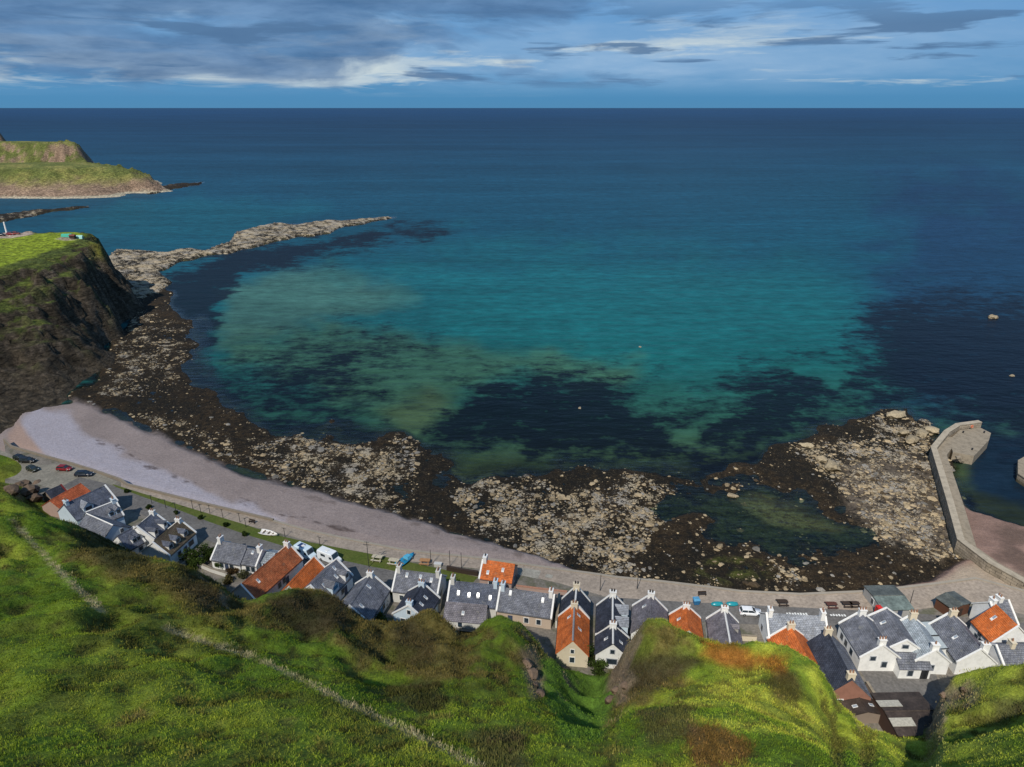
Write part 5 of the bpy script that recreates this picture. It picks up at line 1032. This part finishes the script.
# garden and yard walls
def gwall(label, pts, h, mat, th=.35, cap=None):
    w = [W(a, b, GZ) for a, b in pts]; o = empty('garden_wall', (w[0].x, w[0].y, GZ), 0, label, 'wall'); b0 = Vector((w[0].x, w[0].y, 0))
    mb = MB(); ribbon(mb, [Vector((p.x, p.y, 0)) - b0 for p in w], th / 2, th / 2, -.05, h); mb.build('wall', mat, o)
    mb = MB(); ribbon(mb, [Vector((p.x, p.y, 0)) - b0 for p in w], th / 2 + .06, th / 2 + .06, h + .003, h + .1); mb.build('coping', cap or M_PIERD, o)
gwall('low reddish wall along the slipway behind the plain slate terrace cottage', [(516, 589), (540, 592), (567, 595)], .9, WALL['pink'], .4, plain('red_coping', (.40, .20, .13), .8))
gwall('low dark timber wall on the gravel left of the bright orange roof', [(447, 570), (462, 573), (478, 575.5)], 1.0, M_DWOOD, .5, M_DWOOD)
gwall('pale wall between garden bushes and the mossy roofed cottage', [(160, 572), (176, 572), (186, 566)], 1.1, WALL['palegrey'])
gwall('low pale garden wall below the dark bushes', [(198, 566), (212, 572), (228, 577)], 1.0, WALL['palegrey'])
gwall('tall cream boundary wall between two slate terraces', [(444, 585), (441.5, 597), (439.5, 612)], 1.9, WALL['cream'])
gwall('pale yard wall between terrace end and the dark slate gable', [(559, 600), (558, 612), (556, 628)], 1.8, WALL['palegrey'])
gwall('long white stepped wall below the orange roofed white house', [(1003, 638), (1010, 648), (1018, 662)], 2.2, WALL['cream'], .5)
gwall('cream wall along the street by the grey slate cottage', [(738, 640), (756, 641)], 1.2, WALL['cream'])
gwall('low pink wall at the foot of the brown tin shed lane', [(866, 686), (876, 702), (884, 722)], 1.0, WALL['stone'])
for i, (a, b, n_) in enumerate(((788, 615, 8), (832, 616.5, 6))):
    p = W(a, b, GZ); mb = MB()
    for k in range(n_): mb.box((p.x + k * .55, p.y - k * .02 + .3, GZ + .026), (.36, .9 if k % 2 else .7, .004))
    tag(mb.build('road_marking', plain('road_paint', (.72, .72, .68), .7)), None, None, None, 'structure')
# headland pad: white post and a picnic shelter with teal cover
w = W(6, 233.5, 37.0); hz = None
def on_headland(px, py):
    z = 36.0
    for _ in range(12):
        q = W(px, py, z); z = .5 * z + .5 * float(hl_height(q.x, q.y))
    return W(px, py, z)
dg = bpy.context.evaluated_depsgraph_get(); dg.update()
from mathutils.bvhtree import BVHTree
def drop(obj_name):
    ob = bpy.data.objects[obj_name]; me = ob.data
    co = np.empty(len(me.vertices) * 3, np.float32); me.vertices.foreach_get('co', co); co = co.reshape(-1, 3)
    vs = np.empty(len(me.polygons) * 4, np.int32); me.loops.foreach_get('vertex_index', vs)
    return BVHTree.FromPolygons([tuple(c) for c in co], vs.reshape(-1, 4).tolist())
BV_HEAD = drop('headland'); BV_SHORE = drop('foreshore'); BV_HILL = drop('hillside')
CAMP = Vector((0, 0, CAMZ))
def seen(bv, px, py):
    d = (W(px, py, 0) - CAMP).normalized(); h = bv.ray_cast(CAMP, d); return h[0]
def height(bv, x, y, dflt=0.0):
    h = bv.ray_cast(Vector((x, y, 300)), Vector((0, 0, -1))); return h[0].z if h[0] else dflt
for ob in [o for o in COL.objects if o.get('pad')]:
    ob.location.z = height(BV_HEAD, ob.location.x, ob.location.y, 36) + .05; del ob['pad']
h = seen(BV_HEAD, 7, 234) or W(7, 234, 36)
o = empty('white_post', h, 0, 'white marker post standing among cars on the headland', 'post')
mb = MB(); mb.cyl((0, 0, -.3), (0, 0, 6.2), .45, .35, 10); mb.build('shaft', M_TRIM, o); mb = MB(); mb.cyl((0, 0, 6.2), (0, 0, 6.5), .5, .1, 10); mb.build('cap', M_TRIM, o)
for (a, b, mcol, lab) in ((67, 236.6, (.05, .36, .26), 'green teal tent on the headland lawn edge'), (78, 238.2, (.30, .55, .50), 'pale turquoise tent on the headland tip')):
    h = seen(BV_HEAD, a, b) or W(a, b, 34); o = empty('tent', h, .2, lab, 'tent'); mb = MB()
    mb.prism([(-2.4, -1.3, -.2), (-2.4, 1.3, -.2), (-2.4, .9, .9), (-2.4, 0, 1.5), (-2.4, -.9, .9)], (4.8, 0, 0)); mb.build('canvas', plain('tent_' + str(a), mcol, .7), o); mb = MB(); mb.box((2.42, 0, .4), (.05, .8, .9)); mb.build('tent_door', M_DWOOD, o)
h = seen(BV_HEAD, 73, 238.4) or W(73, 238, 34); o = empty('campfire_hut', h, 0, 'small dark hut between the two tents on the headland', 'hut'); mb = MB(); mb.box((0, 0, .6), (2.6, 1.8, 1.6)); mb.build('wall', M_DWOOD, o); mb = MB(); mb.prism([(-1.5, -1.2, 1.41), (-1.5, 1.2, 1.41), (-1.5, 0, 2.1)], (3, 0, 0)); mb.build('roof', plain('hut_roof', (.16, .05, .04), .8), o)
# ------------------------------------------------------------------ stones
def ico():
    p = (1 + 5 ** .5) / 2
    v = np.array([(-1, p, 0), (1, p, 0), (-1, -p, 0), (1, -p, 0), (0, -1, p), (0, 1, p), (0, -1, -p), (0, 1, -p), (p, 0, -1), (p, 0, 1), (-p, 0, -1), (-p, 0, 1)], float); v /= np.linalg.norm(v[0])
    f = np.array([(0, 11, 5), (0, 5, 1), (0, 1, 7), (0, 7, 10), (0, 10, 11), (1, 5, 9), (5, 11, 4), (11, 10, 2), (10, 7, 6), (7, 1, 8), (3, 9, 4), (3, 4, 2), (3, 2, 6), (3, 6, 8), (3, 8, 9), (4, 9, 5), (2, 4, 11), (6, 2, 10), (8, 6, 7), (9, 8, 1)])
    return v, f
IV, IF = ico()
def subdiv(v, f):
    mid = {}; vs = [tuple(a) for a in v]; nf = []
    def m(a, b):
        k = (min(a, b), max(a, b))
        if k not in mid:
            q = (np.array(vs[a]) + np.array(vs[b])); q = q / np.linalg.norm(q); mid[k] = len(vs); vs.append(tuple(q))
        return mid[k]
    for a, b, c in f:
        x, y, z = m(a, b), m(b, c), m(c, a); nf += [(a, x, z), (x, b, y), (z, y, c), (x, y, z)]
    return np.array(vs), np.array(nf)
SV, SF = subdiv(IV, IF)
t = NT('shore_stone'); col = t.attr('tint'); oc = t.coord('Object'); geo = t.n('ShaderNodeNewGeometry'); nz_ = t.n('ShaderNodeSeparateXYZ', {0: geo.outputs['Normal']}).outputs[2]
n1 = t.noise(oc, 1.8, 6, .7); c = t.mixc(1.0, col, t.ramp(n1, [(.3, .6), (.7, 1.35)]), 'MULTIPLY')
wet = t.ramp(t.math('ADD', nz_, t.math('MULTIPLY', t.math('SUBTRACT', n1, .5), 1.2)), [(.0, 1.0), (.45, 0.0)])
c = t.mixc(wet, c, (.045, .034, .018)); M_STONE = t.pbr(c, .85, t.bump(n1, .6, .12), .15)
rp = RNG.uniform(0, 1, (230000, 2)); rpx = 60 + rp[:, 0] * 930; rpy = 215 + rp[:, 1] ** .8 * 380
xx, yy2 = Wn(rpx, rpy, 0); zz, cc_, cov, sd_ = shore(rpx, rpy, xx, yy2)
pr = np.clip((cov - .20) * 2.2, 0, .9) * (zz > -.7) * sstep(-.45, .15, fbm(xx / 5, yy2 / 5, 3, 143)); pr = np.maximum(pr, .035 * (zz > -.5) * (sd_ < .3))
ok = RNG.random(230000) < pr * np.clip(yy2 / 260, .45, 1.4); rx, ry, rz_, rc_ = xx[ok], yy2[ok], zz[ok], cc_[ok]
N = len(rx); sz_ = np.clip(RNG.lognormal(-1.5, .60, N), .10, 1.2)
V = IV[None] * (1 + RNG.uniform(-.38, .38, (N, 12, 1))); V = V * (sz_[:, None] * RNG.uniform(.7, 1.3, (N, 3)) * np.array([1, .9, .34]))[:, None]
an = RNG.uniform(0, 6.28, N); ca, sa = np.cos(an)[:, None], np.sin(an)[:, None]; V = np.stack([V[..., 0] * ca - V[..., 1] * sa, V[..., 0] * sa + V[..., 1] * ca, V[..., 2]], -1)
V = V + np.stack([rx, ry, np.maximum(rz_, -.35) + .02], 1)[:, None]
tone = RNG.uniform(.55, 1.2, N); tt_ = np.array([.37, .285, .175])[None] * tone[:, None]; g_ = RNG.random(N) < .22; tt_[g_] = np.array([.24, .22, .19]) * tone[g_][:, None]
tt_[RNG.random(N) < .12] = (.07, .05, .03)
Fc = (IF[None] + 12 * np.arange(N)[:, None, None]).reshape(-1, 3)
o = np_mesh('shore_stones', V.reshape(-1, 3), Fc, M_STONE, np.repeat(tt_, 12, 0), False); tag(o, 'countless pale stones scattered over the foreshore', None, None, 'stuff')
def boulder(px, py, r, label, grp=None, tone=(.33, .27, .18), sq=.55, name='boulder', zo=.0, bv=None):
    q = W(px, py, 0); z = max(height(BV_SHORE, q.x, q.y, -1), -.3) if bv is None else 0
    if bv is not None:
        hq = seen(bv, px, py); 
        if hq is None: return
        q = hq; z = hq.z
    s = random.randrange(1000); d = 1 + .45 * fbm(SV[:, 0] * 1.3 + s, SV[:, 1] * 1.3 + SV[:, 2] * .8, 3, 5) + RNG.uniform(-.07, .07, len(SV))
    v = SV * d[:, None] * np.array([r * random.uniform(.85, 1.25), r * random.uniform(.7, 1.0), r * sq]); a = random.uniform(0, 6.28)
    v = np.stack([v[:, 0] * math.cos(a) - v[:, 1] * math.sin(a), v[:, 0] * math.sin(a) + v[:, 1] * math.cos(a), v[:, 2]], 1)
    o = np_mesh(name, v, SF, M_STONE, np.tile(np.array(tone) * random.uniform(.8, 1.15), (len(v), 1)), False); o.location = (q.x, q.y, z + r * sq * .35 + zo)
    tag(o, label, 'boulder', grp)
for (px, py, r, lab) in ((896, 417, 3.2, 'big flat pale boulder farthest out beyond the right reef'), (993, 318, 2.7, 'lone pale rock far out in the dark water on the right'), (1012, 376, 1.2, 'small lone rock in the water near the right edge'), (640, 347, .9, 'tiny lone rock breaking the turquoise water'),
                         (580, 408, .8, 'small pale rock awash in the dark kelp bed'), (921, 437, 2.6, 'pale boulder against the outer side of the pier bend'), (911, 443, 2.4, 'pale boulder just left of the pier bend'), (903, 436, 2.0, 'rounded pale boulder seaward of the pier bend'), (930, 432, 2.2, 'pale boulder touching the pier bend from the sea'),
                         (831, 470, 2.6, 'broad pale slab of rock at the middle of the right reef'), (822, 462, 2.0, 'pale rock left of the broad slab on the right reef'), (806, 448, 1.8, 'pale rock at the seaward tip of the right reef'), (732, 496, 1.3, 'pale rock alone in the green pool')):
    boulder(px, py, r, lab)
for k in range(70):
    for _ in range(200):
        i = RNG.integers(0, N)
        if .30 < float(cov[ok][i]): break
    a, b = survey(rx[i], ry[i], 0); boulder(float(a), float(b), random.uniform(.4, .9), 'pale rounded boulder among weed and smaller stones on the foreshore reef', 'pale boulders on the foreshore', sq=.38)
for (px, py, r) in ((944, 694, .7), (964, 690, .7), (526, 664, .9), (531, 674, 1.0), (535, 686, .8), (538, 694, .9), (617, 690, .8), (626, 684, .7), (611, 699, .8), (30, 492, 2.2), (38, 486, 1.8), (22, 486, 1.8), (34, 499, 2.0), (12, 492, 2.0)):
    boulder(px, py, r, 'brown rock outcropping from the steep grassy hillside', 'rocks on the hillside', (.17, .12, .085), .8, 'hillside_rock', -.35, BV_HILL)
# ------------------------------------------------------------------ bushes
def leafmat(name, col):
    t = NT(name); cl = t.attr('tint'); d = t.n('ShaderNodeBsdfDiffuse', {'Color': cl}); tl = t.n('ShaderNodeBsdfTranslucent', {'Color': cl}); mx = t.n('ShaderNodeMixShader', {0: .3, 1: d.outputs[0], 2: tl.outputs[0]}); t.t.links.new(mx.outputs[0], t.out.inputs[0]); return t.m
M_LEAF = leafmat('bush_leaves', None); M_STEM = plain('bush_stem', (.07, .05, .03), .9)
def bush(px, py, r, hgt, label, col, n=900, cat='bush', z=GZ):
    p = W(px, py, z); o = empty('bush', (p.x, p.y, z), 0, label, cat)
    cl = RNG.normal(0, 1, (14, 3)); cl /= np.linalg.norm(cl, axis=1)[:, None]; cl = cl * np.array([r * .62, r * .62, hgt * .32]) + np.array([0, 0, hgt * .55])
    ci = RNG.integers(0, 14, n); d = RNG.normal(0, 1, (n, 3)); d /= np.linalg.norm(d, axis=1)[:, None]; c = cl[ci] + d * (RNG.uniform(.5, 1, (n, 1)) * np.array([r * .42, r * .42, hgt * .28])); c[:, 2] = np.maximum(c[:, 2], .08)
    a = RNG.normal(0, 1, (n, 3)); a /= np.linalg.norm(a, axis=1)[:, None]; b = np.cross(a, RNG.normal(0, 1, (n, 3))); b /= np.linalg.norm(b, axis=1)[:, None]; s = RNG.uniform(.12, .26, (n, 1)) * (r / 2.2) ** .4
    V = np.stack([c - a * s, c + b * s * .6, c + a * s, c - b * s * .6], 1).reshape(-1, 3); tone = RNG.uniform(.6, 1.5, (14, 1))[ci] * RNG.uniform(.75, 1.3, (n, 1))
    m = np_mesh('foliage', V, np.arange(4 * n).reshape(-1, 4), M_LEAF, np.repeat(np.array(col)[None] * tone, 4, 0), False); m.parent = o
    mb = MB()
    for k in range(5): mb.cyl((0, 0, -.1), (random.uniform(-.5, .5) * r, random.uniform(-.5, .5) * r, hgt * .6), .07, .03, 5)
    mb.build('stem', M_STEM, o)
G1 = (.035, .055, .014); G2 = (.055, .085, .02); BR = (.09, .06, .03)
for a in ((190, 563, 2.6, 3.2, 'dark green bush against the mossy roofed cottage', G1), (203, 561, 3.0, 3.6, 'largest dark green bush left of the low slate cottage', G1), (213, 560, 2.2, 2.8, 'dark bush touching the low slate cottage gable', G1), (196, 569, 2.2, 2.4, 'green bush below the largest dark bush', G2),
          (222, 567, 1.5, 1.8, 'small green bush in front of the low slate cottage', G2), (233, 573, 1.6, 1.6, 'reddish garden shrub near the white skylight cottage', BR), (243, 577, 1.4, 1.4, 'pale green garden shrub beside the long red roof', (.10, .10, .05)), (228, 583, 1.5, 1.5, 'olive shrub at the cliff foot left of the long red roof', (.08, .07, .03)),
          (381, 606, 1.6, 2.0, 'small dark bush between two slate gables', G1), (388, 598, 1.3, 1.6, 'tiny dark bush by the white side wall', G1), (352, 613, 2.0, 2.4, 'dark green hedge bush under the blue dormer', G1), (383, 628, 2.6, 2.6, 'bright green bush behind the white gabled slate cottage', G2), (370, 624, 2.4, 2.4, 'green bush below the tall white side wall', G2),
          (592, 662, 2.6, 3.0, 'dark leafy bush beside the cream gable of the orange roofed cottage', G1), (598, 672, 2.0, 2.2, 'green bush at the head of the gully', G2), (566, 655, 1.3, 1.5, 'small dark shrub left of the orange roofed cottage', G1),
          (149, 508.5, 0.77, 1.05, 'small dark shrub on the lawn nearest the western cluster', G1), (176, 514, 0.7, 0.9, 'small dark shrub on the lawn between two washing poles', G1), (201, 519, 0.77, 1.05, 'round dark shrub in the middle of the lawn', G1), (226, 526, 0.84, 0.9, 'wide dark shrub on the lawn above the low slate cottage', G1), (245, 536, 0.77, 1.2, 'dark upright shrub on the lawn edge by the street', G1), (127, 492.5, 0.77, 0.98, 'dark shrub at the sea wall end of the lawn', G1)):
    bush(*a)
bush(455, 583, 1.0, .9, 'clipped hedge before the paired terrace cottages', G2); 
# ------------------------------------------------------------------ drifting cloud that shades the west of the village
t = NT('cloud_vapour'); oc = t.coord(); a = t.attr('edge', 'Fac'); n = t.noise(oc, .010, 5, .6)
al = t.math('MULTIPLY', t.ramp(t.math('ADD', a, t.math('MULTIPLY', t.math('SUBTRACT', n, .5), .9)), [(.12, 0.0), (.75, 1.0)]), .26)
df = t.n('ShaderNodeBsdfTranslucent', {'Color': (.85, .87, .9)}); d2 = t.n('ShaderNodeBsdfDiffuse', {'Color': (.85, .87, .9)}); m1 = t.n('ShaderNodeMixShader', {0: .5, 1: df.outputs[0], 2: d2.outputs[0]})
tr = t.n('ShaderNodeBsdfTransparent'); ms = t.n('ShaderNodeMixShader', {0: al, 1: tr.outputs[0], 2: m1.outputs[0]}); t.t.links.new(ms.outputs[0], t.out.inputs[0])
ALT = 480.0; off = ALT / math.tan(SUN_EL); ccx = CLOUD[0] + math.sin(SUN_AZ) * off; ccy = CLOUD[1] + math.cos(SUN_AZ) * off
g = np.linspace(-1, 1, 70); gx, gy = np.meshgrid(g, g); rr = np.sqrt(gx ** 2 + gy ** 2).ravel()
cz = np.clip(1 - rr ** 2, 0, 1) ** .5 * 45 + 25 * fbm(gx.ravel() * 4, gy.ravel() * 4, 4, 7) * np.clip(1.2 - rr, 0, 1)
ang = CLOUD[4]; ux = gx.ravel() * CLOUD[2]; uy = gy.ravel() * CLOUD[3]
cl = np_mesh('cloud', np.stack([ux * math.cos(ang) - uy * math.sin(ang), ux * math.sin(ang) + uy * math.cos(ang), cz], 1), grid_faces(70, 70), t.m, None, True, {'edge': np.clip((1 - rr) * 1.6, 0, 1)})
cl.location = (ccx, ccy, ALT); tag(cl, 'grey cloud drifting over the west of the village', None, None, 'stuff')
